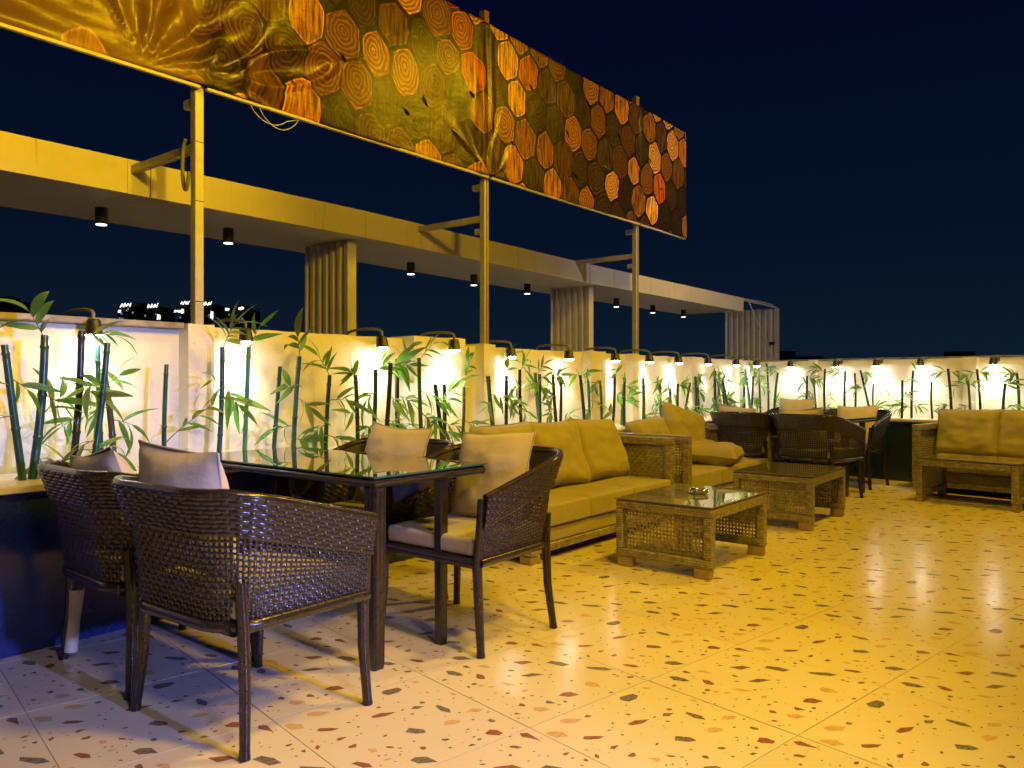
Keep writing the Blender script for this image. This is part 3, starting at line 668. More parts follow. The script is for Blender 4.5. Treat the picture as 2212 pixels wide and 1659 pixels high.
def banner():
    t = thing('banner', 'printed vinyl banner of sawn log ends stretched along the posts overhead', 'banner', (0, 0, 0), ANG_W)
    nx, nz = 620, 72
    def P(i, j):
        s = BS0+(BS1-BS0)*i; z = BZ0+(BZ1-BZ0)*j
        sag = -.012*math.sin(math.pi*((s-post_s[0]) % 2.45)/2.45)*(1-j) - .010*j*math.sin(math.pi*((s-post_s[0]) % 2.45)/2.45)
        return Vector((s, BY - bdisp(s, z), z + sag))
    mb = MB(); mb.grid(P, nx, nz, uvfn=lambda i, j: (BS0+(BS1-BS0)*i + 40, BZ0+(BZ1-BZ0)*j))
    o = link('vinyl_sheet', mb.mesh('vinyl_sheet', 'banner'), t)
    md = o.modifiers.new('thick', 'SOLIDIFY'); md.thickness = .002; md.offset = 1
    for a, b in ((BS0, 2.30), (2.34, 4.76), (4.79, 7.185), (7.215, BS1)):
        link('bottom_rail', MB().box(a, b, BY+.001, BY+.026, BZ0-.022, BZ0-.004, .002).mesh('bottom_rail', 'white_steel'), t)
        link('top_rail', MB().box(a, b, BY+.012, BY+.030, BZ1-.02, BZ1-.002, .002).mesh('top_rail', 'steel'), t)
    link('end_rail', MB().box(BS1-.014, BS1+.003, BY+.004, BY+.024, BZ0-.004, BZ1-.002, .002).mesh('end_rail', 'white_steel'), t)
    # crescent wind slits cut in the sheet
    rs = random.Random(4)
    sl = [(3.02, 3.60), (3.28, 3.22), (4.04, 3.15), (4.36, 3.0), (3.86, 3.02), (4.55, 3.34), (5.05, 3.08), (5.85, 3.36), (5.98, 3.0), (6.5, 3.18), (6.75, 3.55), (7.36, 3.45), (7.62, 3.2), (1.45, 3.05), (1.0, 3.4), (5.3, 3.62), (6.2, 3.72)]
    for q, (s, z) in enumerate(sl):
        n = 8; v = []; ang = rs.uniform(-.9, -.4); L = rs.uniform(.035, .055)
        ca, sa = math.cos(ang), math.sin(ang)
        for i in range(n+1):
            x = (i/n-.5)*2*L; y1_ = .016*(1-(2*i/n-1)**2); y2_ = -.004*(1-(2*i/n-1)**2)
            dd = bdisp(s, z)+.004
            for yy, out in ((y1_, .0), (y2_, .014*(1-(2*i/n-1)**2))):
                v.append((s+x*ca-yy*sa, BY-dd-out, z+x*sa+yy*ca))
        f = [(2*i, 2*i+1, 2*i+3, 2*i+2) for i in range(n)]
        link('slit', MB().add(v, f).mesh('slit', 'black_metal' if q % 3 else 'white_steel'), t)
    # loose tie wires under the hem
    mb = MB()
    for q in range(2):
        mb.tube([(2.62+.06*q, BY+.02, BZ0-.02)] + [(2.62+.06*q+.28*i/10, BY+.02, BZ0-.025-.075*(1+.2*q)*math.sin(math.pi*i/10)**.8) for i in range(1, 10)] + [(2.96, BY+.02, BZ0-.02)], .0028, 5)
    link('tie_wire', mb.mesh('tie_wire', 'cable'), t)
banner()

# ================================================================== WALL LAMPS
def arm_mesh():
    pts = [(0, .245, -.06)] + [(0, .062 + .178*math.cos(a), .043 + .032*math.sin(a)**.8) for a in [math.pi*i/16 for i in range(17)]] + [(0, -.1165, .02)]
    mb = MB().tube(pts, .009, 8)
    mb.box(-.012, .012, -.080, -.070, -.060, .02, .002)
    return mb.mesh('arm', 'grey_conduit')
marm = arm_mesh()
mshade = MB().lathe([(.0, .022), (.026, .020), (.030, .012), (.043, -.052), (.046, -.056), (.042, -.052), (.028, .006), (.0, .010)], 20, (0, -.120, 0)).mesh('shade', 'black_metal')
mbulb = MB().lathe([(.0, -.030), (.030, -.030), (.040, -.055), (.030, -.066), (.0, -.071)], 16, (0, -.120, 0)).mesh('bulb', 'led')
lamp_ds = []
for k_, en in enumerate((23, 18, 20, 25)):
    lamp_d = bpy.data.lights.new('wall_lamp_light', 'SPOT'); lamp_d.energy = en; lamp_d.color = (.97, 1, .84) if k_ % 2 else (1, .99, .86)
    lamp_d.spot_size = R((112, 120, 108, 116)[k_]); lamp_d.spot_blend = .7; lamp_d.shadow_soft_size = .022; lamp_ds.append(lamp_d)
rl = random.Random(6)
marm2 = MB().box(-.024, .024, -.130, .006, .018, .045, .004).box(-.03, .03, -.004, .03, -.02, .05, .004).mesh('arm', 'grey_conduit')
def wall_lamp(loc, rot, label, group, arm=None):
    t = thing('wall_lamp', label, 'lamp', loc, rot, group)
    link('arm', arm or marm, t); link('shade', mshade, t); link('bulb', mbulb, t)
    l = link('lamp_light', rl.choice(lamp_ds), t, (0, -.120, -.076)); l.rotation_euler = (R(rl.uniform(5, 14)), R(rl.uniform(-7, 7)), 0)
lamps_w = [(1.682, 0), (2.505, 0), (3.526, 0), (4.111, .11), (4.896, 0), (5.717, 0), (6.506, 0), (7.179, 0), (7.827, 0), (8.578, 0), (9.40, 0), (10.066, 0)]
for k, (s, pr) in enumerate(lamps_w):
    wall_lamp(W(s, WALLW+pr, 1.365 + (.03 if s < 4.2 else 0)), ANG_W, f'black conical wall lamp, {ords[k]} from the left along the side wall', 'lamps along the left wall')
for k, v in enumerate([-5.24, -4.63, -4.14, -3.64, -2.90, -2.2, -1.5]):
    wall_lamp(T(WALLU, v, 1.345), ANG_T-R(90), f'black conical wall lamp, {ords[k]} from the corner on the far end wall', 'lamps along the end wall', marm2)

# ================================================================== WICKER TUB CHAIRS
ZB = .368
def chair_path(u):
    """plan of the tub, u 0..1 from the right arm front round the back; returns x, y, outward normal, backness"""
    xa, xb, hw, r = .255, -.325, .318, .17
    L1 = xa-(xb+r); La = math.pi/2*r; Lb = 2*(hw-r); tot = 2*L1+2*La+Lb; d = u*tot
    bk_ = lambda x: min(1, (xa-x)/(xa-xb-.05))
    if d < L1: return (xa-d, -hw, 0, -1, bk_(xa-d))
    d -= L1
    if d < La: a = d/r; return (xb+r-r*math.sin(a), -(hw-r)-r*math.cos(a), -math.sin(a), -math.cos(a), bk_(xb+r-r*math.sin(a)))
    d -= La
    if d < Lb: return (xb, -(hw-r)+d, -1, 0, 1)
    d -= Lb
    if d < La: a = d/r; return (xb+r-r*math.cos(a), (hw-r)+r*math.sin(a), -math.cos(a), math.sin(a), bk_(xb+r-r*math.cos(a)))
    d -= La
    return (xb+r+d, hw, 0, 1, bk_(xb+r+d))
def ztop(b): return .645 + .142*max(0, b)
def chair_surf(u, z):
    x, y, nx, ny, b = chair_path(u); zt = ztop(b); h = (z-ZB)/(zt-ZB)
    off = -.050*(1-h)**1.3*(.35+.65*b) + .034*max(0, (z-(zt-.15))/.15)**1.3*(.4+.6*b)
    return Vector((x+nx*off, y+ny*off, z)), Vector((nx, ny, 0))
def S_lat(u, v): b = chair_path(u)[4]; return chair_surf(u, ZB+.03+v*(ztop(b)-.115-ZB-.03))
def S_band(u, v):
    b = chair_path(u)[4]; p, n = chair_surf(u, ztop(b)-.125+v*.125); return p+n*.013, n
def make_chair(label):
    t = thing('wicker_chair', label, 'chair', group='brown wicker tub chairs')
    mb = MB(); weave(mb, S_lat, 1, 1, 88, 15, .0098, .0082, .0030)
    link('wicker_shell', mb.mesh('wicker_shell', 'wick_ds'), t)
    mb = MB(); weave(mb, S_band, 1, 1, 50, 9, .019, .0150, .0040)
    for k in (-.006, -.018):
        def bk(i, j): p, n = S_band(i, j); return p+n*k
        mb.grid(bk, 80, 3, 1)
    bd = link('top_band', mb.mesh('top_band', ['wick_ds', 'wick_in']), t)
    rim = [];
    for i in range(121):
        b = chair_path(i/120)[4]; p, n = chair_surf(i/120, ztop(b)); rim.append(p + n*.002 + Vector((0, 0, .004)))
    link('rim', MB().tube(rim, .0155, 8).mesh('rim', 'wick_d'), bd)
    low = [chair_surf(i/120, ZB+.012)[0] for i in range(121)]
    link('lower_rail', MB().tube(low, .020, 8).mesh('lower_rail', 'wick_d'), t)
    for sy in (-1, 1):
        f0, n0 = chair_surf(0 if sy < 0 else 1, ztop(0)-.005); 
        fm, _ = chair_surf(0 if sy < 0 else 1, ZB+.02)
        pts = [Vector((.250, sy*.308, .64)), Vector((.250, sy*.298, .50)), Vector((.250, sy*.283, .36)), Vector((.246, sy*.288, .20)), Vector((.250, sy*.302, .03)), Vector((.251, sy*.305, .0))]
        link('leg', MB().tube(pts, [.017, .0185, .021, .0195, .0165, .0185], 10).mesh('leg', 'wick_d'), t)
        pts = [Vector((-.235, sy*.272, .52)), Vector((-.225, sy*.272, .38)), Vector((-.226, sy*.282, .20)), Vector((-.240, sy*.300, .03)), Vector((-.243, sy*.303, .0))]
        link('leg', MB().tube(pts, [.018, .020, .0185, .0165, .0185], 10).mesh('leg', 'wick_d'), t)
    mb = MB()
    for a, b in (((.25, -.28), (.25, .28)), ((.25, -.27), (-.24, -.25)), ((.25, .27), (-.24, .25)), ((-.24, -.25), (-.24, .25))):
        mb.tube([(a[0], a[1], .374), (b[0], b[1], .374)], .024, 8)
    mb.box(-.24, .25, -.25, .25, .368, .384)
    link('seat_frame', mb.mesh('seat_frame', 'wick_d'), t)
    mb = MB(); cushion_box(mb, -.245, .255, -.262, .262, .400, .470, .012, .018)
    link('seat_cushion', mb.mesh('seat_cushion', 'seat_fab'), t)
    return t
ch = make_chair('brown wicker chair nearest the camera, back turned, at the near glass table')
ch.location = W(1.535, -2.375); ch.rotation_euler = (0, 0, ANG_W+R(3))
PLIST = []
chairs = [(ch, None)]
def put(P, rot, label): c = dup(ch, P, rot, label); return c
put(W(1.56, -3.065), ANG_W-R(2), 'brown wicker chair in the left corner beside the granite planter, one leg taped')
put(W(2.645, -2.375), ANG_W+R(179), 'brown wicker chair facing left on the sofa side of the near glass table')
put(W(2.665, -3.07), ANG_W+R(182), 'brown wicker chair between the near glass table and the bamboo')
put(T(7.19, -3.735), ANG_T+R(-3), 'dark wicker chair with its back to us at the right end of the far table')
put(T(7.22, -4.46), ANG_T+R(2), 'dark wicker chair with its back to us at the left end of the far table')
put(T(8.26, -3.93), ANG_T+R(184), 'dark wicker chair on the far side of the far table, nearest the end planter gap')
put(T(8.30, -4.66), ANG_T+R(178), 'dark wicker chair on the far side of the far table, nearest the corner')

# tape bandage on the taped leg belongs to that chair
ctp = [o for o in bpy.data.objects if 'label' in o.keys() and 'one leg taped' in o['label']][0]
mb = MB().tube([(-.222, .286, .03), (-.214, .281, .16), (-.206, .276, .28)], [.026, .026, .033], 12); link('tape_wrap', mb.mesh('tape_wrap', 'ledge'), ctp)

# scatter pillows on the chairs
pm = [pillow_mesh('pillow', .44, .43, .19, 'pillow_fab', seed=k, corner=.085) for k in range(4)]
def pillow(base, ang, off, label, k, tilt=72, roll=0, z=.665, group='beige pillows on the wicker chairs', mesh=None, name='pillow', cat='pillow'):
    o = link(name, mesh or pm[k % 4]); tag(o, label, cat, group)
    R0 = Matrix.Rotation(ang, 4, 'Z') @ Matrix.Translation((off[0], off[1], z)) @ Matrix.Rotation(R(90), 4, 'Z') @ Matrix.Rotation(R(tilt), 4, 'X') @ Matrix.Rotation(R(roll), 4, 'Z')
    o.matrix_world = Matrix.Translation(base) @ R0; return o
pillow(W(1.535, -2.375), ANG_W+R(3), (-.215, .035), 'beige pillow standing up in the nearest wicker chair', 0, 78, 3, .70)
pillow(W(1.56, -3.065), ANG_W-R(2), (-.15, .06), 'beige pillow slumped in the left corner wicker chair', 1, 70, -8, .645)
pillow(W(2.645, -2.375), ANG_W+R(179), (-.16, .0), 'beige pillow in the wicker chair in front of the first sofa', 2, 74, 2, .672)
pillow(W(2.665, -3.07), ANG_W+R(182), (-.16, .0), 'beige pillow in the wicker chair between near table and bamboo', 3, 74, -3, .672)
pillow(T(7.19, -3.735), ANG_T, (-.15, .05), 'beige pillow tip showing behind the right dark chair at the far table', 1, 74, -4, .645)
pillow(T(7.22, -4.46), ANG_T, (-.15, .08), 'beige pillow tip showing behind the left dark chair at the far table', 2, 74, 5, .655)
pillow(T(8.26, -3.93), ANG_T+R(184), (-.16, .0), 'beige pillow in the dark chair at the far table nearest the end planter', 3, 72, 2, .64)
pillow(T(8.30, -4.66), ANG_T+R(178), (-.12, .0), 'beige pillow with two raised corners across the far table', 0, 76, 0, .70)

# ================================================================== DINING TABLES
def dining(label, loc, rot):
    t = thing('dining_table', label, 'table', loc, rot, 'glass topped wicker dining tables')
    hx, hy = .325, .70
    mb = MB(); z = .722
    for a, b in (((-hx+.015, -hy), (-hx+.015, hy)), ((hx-.015, -hy), (hx-.015, hy)), ((-hx, -hy+.015), (hx, -hy+.015)), ((-hx, hy-.015), (hx, hy-.015))):
        mb.tube([(a[0], a[1], z), (b[0], b[1], z)], .0185, 10)
    mb.box(-hx+.02, hx-.02, -hy+.02, hy-.02, .706, .735)
    link('top_frame', mb.mesh('top_frame', 'wick_d'), t)
    mb = MB(); mb.box(-hx-.006, hx+.006, -hy-.006, hy+.006, .7425, .7505, .0012)
    for q in range(len(mb.f)):
        ps = [mb.v[i] for i in mb.f[q]]
        if max(p[2] for p in ps) < .7504 or min(p[2] for p in ps) < .75: mb.mi[q] = 1
    link('glass_top', mb.mesh('glass_top', ['glass_d', 'glass_edge']), t)
    for (x, y, r) in ((-hx+.033, -hy+.033, .033), (.075, -hy+.033, .024), (-hx+.033, hy-.19, .032), (.075, hy-.19, .024)):
        pts = [(x, y, .705), (x, y, .4), (x, y, .02), (x, y, 0)]
        mb = MB(); s4 = [r, r*.95, r*.86, r*.78]
        rings = []
        for (px, py, pz), h_ in zip(pts, s4):
            c_ = h_*.25; rings.append([(px+a*h_ + da*c_, py+b*h_ + db*c_, pz) for a, b, da, db in ((-1, -1, 1, 0), (1, -1, -1, 0), (1, -1, 0, 1), (1, 1, 0, -1), (1, 1, -1, 0), (-1, 1, 1, 0), (-1, 1, 0, -1), (-1, -1, 0, 1))])
        L = [0, .305, .685, .705]
        for i in range(3):
            vs_ = rings[i]+rings[i+1]; fs = []; uv = []
            for k in range(8):
                k2 = (k+1) % 8; fs.append((k2, k, 8+k, 8+k2)); uv.append([(L[i], (k+1)*.03), (L[i], k*.03), (L[i+1], k*.03), (L[i+1], (k+1)*.03)])
            mb.add(vs_, fs, uv)
        mb.add(rings[-1], [tuple(range(8))])
        link('leg', mb.mesh('leg', 'wick_d'), t)
    return t
dining('glass topped brown wicker dining table in the foreground', W(2.335, -2.985), ANG_W)
dining('glass topped dark wicker dining table in the far corner', T(7.70, -4.24), ANG_T)

# ================================================================== SOFAS
def lattice_panel(mb, o, ex, ey, nrm, lx, ly, border, pitch, sw, th):
    """framed see-through woven panel; o origin corner, ex/ey unit axes, lx/ly size"""
    o, ex, ey, nrm = Vector(o), Vector(ex), Vector(ey), Vector(nrm)
    def S(u, v): return o + ex*(border*.6+u*(lx-1.2*border)) + ey*(border*.6+v*(ly-1.2*border)), nrm
    nu, nv = max(2, round((lx-1.2*border)/pitch)), max(2, round((ly-1.2*border)/pitch))
    weave(mb, S, 1, 1, nu, nv, sw, sw, th)
def frame_bars(mb, o, ex, ey, nrm, lx, ly, b, t, mi=0):
    o, ex, ey, nrm = Vector(o), Vector(ex), Vector(ey), Vector(nrm)
    def bar(a0, a1, b0, b1):
        bm = bmesh.new(); bmesh.ops.create_cube(bm, size=1)
        for q in bm.verts:
            x = a0+(a1-a0)*(q.co.x+.5); y = b0+(b1-b0)*(q.co.y+.5); z = t*q.co.z
            q.co = o + ex*x + ey*y + nrm*z
        bmesh.ops.bevel(bm, geom=bm.edges[:], offset=min(.008, t*.25), segments=2, profile=.5, affect='EDGES')
        mb.from_bm(bm, mi, False); bm.free()
    bar(0, lx, ly-b, ly); bar(0, lx, 0, b); bar(0, b, b+.0005, ly-b-.0005); bar(lx-b, lx, b+.0005, ly-b-.0005)
SOFA_L, SOFA_D, ARM_H = 1.86, .70, .67
def arm_mesh2():
    fr = MB(); frame_bars(fr, (0, -SOFA_D/2, .055), (0, 1, 0), (0, 0, 1), (1, 0, 0), SOFA_D, ARM_H-.055, .062, .07)
    la = MB()
    for q in (0,): lattice_panel(la, (q, -SOFA_D/2, .055), (0, 1, 0), (0, 0, 1), (1, 0, 0), SOFA_D, ARM_H-.055, .062, .0245, .0125, .003)
    return fr.mesh('arm_frame', 'wick_t'), la.mesh('arm_lattice', 'wick_ts')
mfr, mla = arm_mesh2()
def sofa_parts(t):
    hl = SOFA_L/2
    for x in (-hl+.035, hl-.035):
        a = link('arm', mfr, t, (x, 0, 0)); link('lattice', mla, a)
    mb = MB(); frame_bars(mb, (-hl+.07, SOFA_D/2-.035, .055), (1, 0, 0), (0, 0, 1), (0, 1, 0), SOFA_L-.14, .58, .06, .05)
    b = link('back_frame', mb.mesh('back_frame', 'wick_t'), t)
    mb = MB(); lattice_panel(mb, (-hl+.07, SOFA_D/2-.035, .055), (1, 0, 0), (0, 0, 1), (0, 1, 0), SOFA_L-.14, .58, .06, .03, .015, .003)
    link('lattice', mb.mesh('lattice', 'wick_ts'), b)
    mb = MB(); mb.box(-hl+.071, hl-.071, -SOFA_D/2+.012, -SOFA_D/2+.06, .055, .108, .008); mb.box(-hl+.071, hl-.071, -SOFA_D/2+.061, SOFA_D/2-.065, .075, .105)
    link('base_rail', mb.mesh('base_rail', 'wick_t'), t)
    for x in (-hl+.06, hl-.06):
        for y in (-SOFA_D/2+.06, SOFA_D/2-.06):
            link('foot', MB().box(x-.05, x+.05, y-.045, y+.045, 0, .0545, .006).mesh('foot', 'wood_foot'), t)
    mb = MB(); cushion_box(mb, -hl+.074, hl-.074, -SOFA_D/2+.014, SOFA_D/2-.07, .112, .205, .0, .012); link('seat_base', mb.mesh('seat_base', 'sofa_fab'), t)
    wd = (SOFA_L-.15)/3
    for k in range(3):
        mb = MB(); cushion_box(mb, -hl+.075+k*wd+.0015, -hl+.075+(k+1)*wd-.0015, -SOFA_D/2-.004, SOFA_D/2-.07, .212, .348, .010, .016); link('seat_cushion', mb.mesh('seat_cushion', 'sofa_fab'), t)
sofas = []
def sofa(label, loc, rot):
    if not sofas:
        t = thing('wicker_sofa', label, 'sofa', loc, rot, 'taupe wicker sofas'); sofa_parts(t); sofas.append(t); return t
    return dup(sofas[0], loc, rot, label)
sofa('taupe wicker three seat sofa with yellow lit cushions behind the ashtray table', W(4.68, -3.20), ANG_W)
sofa('taupe wicker sofa with a cushion lying flat on its seat', W(6.775, -3.20), ANG_W)
sofa('taupe wicker sofa by the end wall at the right edge', T(8.70, -2.40), ANG_T-R(90))
sc_m = [pillow_mesh('sofa_cushion', .60, .50, .20, 'sofa_fab', seed=20+k, boxy=.55, corner=.05, n=24) for k in range(4)]
def sofa_cushion(base, ang, x, y, z, label, k, tilt=74, roll=0, yaw=0):
    o = link('sofa_cushion', sc_m[k % 4]); tag(o, label, 'cushion', 'loose sofa back cushions')
    o.matrix_world = Matrix.Translation(base) @ Matrix.Rotation(ang, 4, 'Z') @ Matrix.Translation((x, y, z)) @ Matrix.Rotation(R(yaw), 4, 'Z') @ Matrix.Rotation(R(tilt), 4, 'X') @ Matrix.Rotation(R(roll), 4, 'Z')
wd = (SOFA_L-.15)/3
for k, lb in enumerate(('left end back cushion of the sofa behind the ashtray table', 'middle back cushion of the sofa behind the ashtray table', 'right end back cushion of the sofa behind the ashtray table')):
    sofa_cushion(W(4.68, -3.20), ANG_W, -SOFA_L/2+.075+(k+.5)*wd, .125, .585, lb, k, 73 - 3*k, (1, -2, -3)[k])
sofa_cushion(W(6.775, -3.20), ANG_W, -.52, .17, .56, 'back cushion leaning low beside the left arm of the second sofa', 0, 60, 4)
sofa_cushion(W(6.775, -3.20), ANG_W, .02, .15, .62, 'tilted upright back cushion in the middle of the second sofa', 1, 72, -16, -6)
sofa_cushion(W(6.775, -3.20), ANG_W, .10, -.10, .445, 'plump cushion lying flat on the seat of the second sofa', 2, 4, 6, 8)
for k, lb in enumerate(('left end back cushion of the sofa by the end wall', 'second back cushion of the sofa by the end wall')):
    sofa_cushion(T(8.70, -2.40), ANG_T-R(90), -SOFA_L/2+.075+(k+.5)*wd, .125, .585, lb, k+2, 74, (1, -1)[k])
sofa_cushion(T(8.70, -2.40), ANG_T-R(90), -SOFA_L/2+.075+2.5*wd, .125, .585, 'right end back cushion of the sofa by the end wall', 1, 74, 0)

# ================================================================== COFFEE TABLES
CTL, CTW, CTH = .84, .62, .41
def coffee(label, loc, rot, proto=[]):
    if proto: return dup(proto[0], loc, rot, label)
    t = thing('coffee_table', label, 'table', loc, rot, 'low wicker coffee tables'); proto.append(t)
    hx, hy = CTL/2, CTW/2
    for x in (-hx+.03, hx-.03):
        mb = MB(); frame_bars(mb, (x, -hy, .06), (0, 1, 0), (0, 0, 1), (1, 0, 0), CTW, CTH-.012-.06, .05, .058)
        p = link('end_panel', mb.mesh('end_panel', 'wick_t'), t)
        mb = MB(); 
        for q in (0,): lattice_panel(mb, (x+q, -hy, .06), (0, 1, 0), (0, 0, 1), (1, 0, 0), CTW, CTH-.012-.06, .05, .0225, .0118, .003)
        link('lattice', mb.mesh('lattice', 'wick_ts'), p)
        for y in (-hy+.06, hy-.06): link('foot', MB().box(x-.026, x+.026, y-.05, y+.05, 0, .0595, .005).mesh('foot', 'wood_foot'), t)
    mb = MB(); mb.box(-hx+.0595, hx-.0595, -hy, -hy+.05, CTH-.075, CTH-.012, .006); mb.box(-hx+.0595, hx-.0595, hy-.05, hy, CTH-.075, CTH-.012, .006)
    mb.box(-hx+.0595, hx-.0595, -hy+.051, hy-.051, CTH-.04, CTH-.0125)
    link('top_frame', mb.mesh('top_frame', 'wick_t'), t)
    link('glass_top', MB().box(-hx-.002, hx+.002, -hy-.002, hy+.002, CTH-.008, CTH, .0012).mesh('glass_top', 'glass_b'), t)
    return t
coffee('low wicker coffee table with the glass ashtray, nearest the camera', W(4.52, -2.17), ANG_W)
coffee('low wicker coffee table in front of the second sofa', W(6.335, -2.195), ANG_W)
coffee('low wicker coffee table in front of the end wall sofa', T(7.91, -2.58), ANG_T-R(90))
prof = [(.0, .004), (.045, .004), (.048, .012), (.050, .028), (.060, .030), (.062, .024), (.058, .004), (.052, 0), (.0, 0)]
tag(link('ashtray', MB().lathe(prof, 28).mesh('ashtray', 'clear'), None, W(4.57, -2.16, CTH+.0008)), 'round clear glass ashtray on the nearest coffee table', 'ashtray')

# ================================================================== BAMBOO
# frame, position along the wall at the foot, distance, position at the top, top height, radius, colour
CANES = [
    ('W', 1.308, -3.74, 1.239, 1.27, 0.019, 't'), ('W', 1.352, -3.76, 1.402, 1.319, 0.021, 't'), ('W', 1.532, -3.8, 1.567, 1.348, 0.019, 'd'),
    ('W', 1.593, -3.74, 1.654, 1.294, 0.0165, 't'), ('W', 1.713, -3.92, 1.701, 1.292, 0.015, 't'), ('W', 1.764, -3.9, 1.71, 1.161, 0.018, 'o'),
    ('W', 1.983, -3.84, 1.991, 1.201, 0.0135, 't'), ('W', 2.259, -3.8, 2.281, 1.297, 0.015, 't'), ('W', 2.438, -3.84, 2.464, 1.304, 0.0145, 'l'),
    ('W', 2.623, -3.84, 2.657, 1.2, 0.0145, 't'), ('W', 2.756, -3.84, 2.805, 1.261, 0.0165, 't'), ('W', 2.989, -3.84, 3.012, 1.153, 0.0155, 't'),
    ('W', 3.205, -3.8, 3.183, 1.155, 0.0155, 't'), ('W', 3.378, -3.86, 3.399, 1.191, 0.0165, 't'), ('W', 3.431, -3.8, 3.472, 1.233, 0.018, 'd'),
    ('W', 3.641, -3.9, 3.633, 1.267, 0.018, 'd'), ('W', 3.763, -3.8, 3.73, 1.272, 0.0165, 't'), ('W', 3.944, -3.78, 3.873, 1.094, 0.0165, 'd'),
    ('W', 4.043, -3.86, 4.033, 1.094, 0.017, 'd'), ('W', 4.217, -3.84, 4.222, 1.076, 0.014, 'o'), ('W', 4.503, -3.78, 4.447, 1.153, 0.0195, 't'),
    ('W', 4.734, -3.85, 4.729, 1.157, 0.0165, 'd'), ('W', 4.919, -3.84, 4.876, 1.207, 0.016, 'd'), ('W', 5.227, -3.88, 5.153, 1.185, 0.0165, 'g'),
    ('W', 5.107, -3.8, 5.12, 1.172, 0.0165, 't'), ('W', 5.373, -3.82, 5.313, 1.166, 0.0165, 'd'), ('W', 5.506, -3.88, 5.506, 1.148, 0.0155, 'd'),
    ('W', 5.799, -3.82, 5.701, 1.169, 0.0175, 'd'), ('W', 5.935, -3.86, 5.897, 1.124, 0.015, 't'), ('W', 6.104, -3.84, 6.058, 1.121, 0.014, 't'),
    ('W', 6.267, -3.82, 6.308, 1.165, 0.0155, 'd'), ('W', 6.562, -3.9, 6.562, 1.091, 0.0155, 'g'), ('W', 6.442, -3.8, 6.442, 1.147, 0.0175, 't'),
    ('W', 6.809, -3.8, 6.819, 1.144, 0.018, 't'), ('W', 7.217, -3.82, 7.176, 1.094, 0.0165, 't'), ('W', 7.536, -3.88, 7.531, 1.032, 0.0165, 'd'),
    ('W', 7.577, -3.82, 7.548, 1.088, 0.0165, 't'), ('W', 7.646, -3.78, 7.83, 1.094, 0.0165, 'd'), ('W', 7.974, -3.8, 7.919, 1.166, 0.0175, 't'),
    ('W', 8.263, -3.9, 8.255, 1.145, 0.0165, 'd'), ('W', 8.436, -3.78, 8.393, 1.227, 0.021, 't'), ('W', 8.714, -3.88, 8.721, 1.193, 0.0165, 'g'),
    ('W', 8.722, -3.82, 8.623, 1.146, 0.0165, 'g'), ('W', 8.834, -3.78, 8.672, 1.123, 0.0175, 't'), ('W', 8.927, -3.86, 8.848, 1.084, 0.0165, 'd'),
    ('W', 9.467, -3.86, 9.432, 1.199, 0.018, 'd'), ('W', 9.635, -3.84, 9.47, 1.26, 0.019, 'l'), ('W', 9.506, -3.78, 9.542, 1.173, 0.016, 'd'),
    ('T', -5.627, 9.3, -5.654, 1.364, 0.016, 'd'), ('T', -5.547, 9.36, -5.58, 1.345, 0.016, 'd'), ('T', -5.4, 9.25, -5.359, 1.224, 0.019, 't'),
    ('T', -4.969, 9.25, -4.938, 1.181, 0.0165, 'd'), ('T', -4.851, 9.3, -4.878, 1.148, 0.0145, 'g'), ('T', -4.686, 9.2, -4.678, 1.26, 0.0155, 'd'),
    ('T', -4.448, 9.22, -4.453, 1.234, 0.0155, 'd'), ('T', -4.352, 9.28, -4.364, 1.21, 0.0145, 'd'), ('T', -4.147, 9.25, -4.275, 1.243, 0.0155, 'd'),
    ('T', -4.135, 9.3, -4.135, 1.084, 0.0125, 'g'), ('T', -3.775, 9.2, -3.764, 1.123, 0.0155, 'd'), ('T', -3.69, 9.25, -3.667, 1.234, 0.0155, 'd'),
    ('T', -3.486, 9.3, -3.49, 1.108, 0.0135, 'd'), ('T', -3.252, 9.2, -3.286, 1.249, 0.0175, 'd'), ('T', -3.097, 9.3, -3.118, 1.123, 0.0155, 'g'),
    ('T', -2.981, 9.24, -3.021, 1.242, 0.0155, 'd'), ('T', -2.755, 9.2, -2.742, 1.088, 0.0165, 'd'), ('T', -2.634, 9.26, -2.652, 1.197, 0.0165, 'g'),
]

rb = random.Random(11)
def leaf_verts(seed, L=1.0):
    r_ = random.Random(seed); n = 7; wm = r_.uniform(.155, .20); dr = r_.uniform(.05, .55); tw = r_.uniform(-1.1, 1.1); sb = r_.uniform(-.10, .10)
    v = []
    for i in range(n+1):
        t = i/n; wd_ = wm*(math.sin(math.pi*min(1, t*.97+.03)**.72)**.9)*(1 if t < .98 else .2)*.5
        if i == n: wd_ = .002
        if i == 0: wd_ = .010
        x = t*math.cos(dr*t); z = -dr*t*t; y0 = sb*t*t; a = tw*t
        for sgn in (-1, 0, 1):
            yy = sgn*wd_; zz = abs(sgn)*wd_*.28
            v.append((x, y0 + yy*math.cos(a) - zz*math.sin(a), z + yy*math.sin(a) + zz*math.cos(a)))
    f = []
    for i in range(n):
        for q in (0, 1): f.append((i*3+q, (i+1)*3+q, (i+1)*3+q+1, i*3+q+1))
    return v, f
LEAFS = [leaf_verts(k) for k in range(7)]
LM = {}
for mt in ('leaf_a', 'leaf_b', 'leaf_c'):
    for k, (v, f) in enumerate(LEAFS):
        LM[mt, k] = MB().add(v, f, None, 0, True).mesh('leaf', mt)
def basis(d, roll):
    d = d.normalized(); up = Vector((0, 0, 1))
    y = up.cross(d); y = y.normalized() if y.length > .05 else Vector((1, 0, 0)); z = d.cross(y)
    m = Matrix(((d.x, y.x, z.x), (d.y, y.y, z.y), (d.z, y.z, z.z))).to_4x4()
    return m @ Matrix.Rotation(roll, 4, 'X')
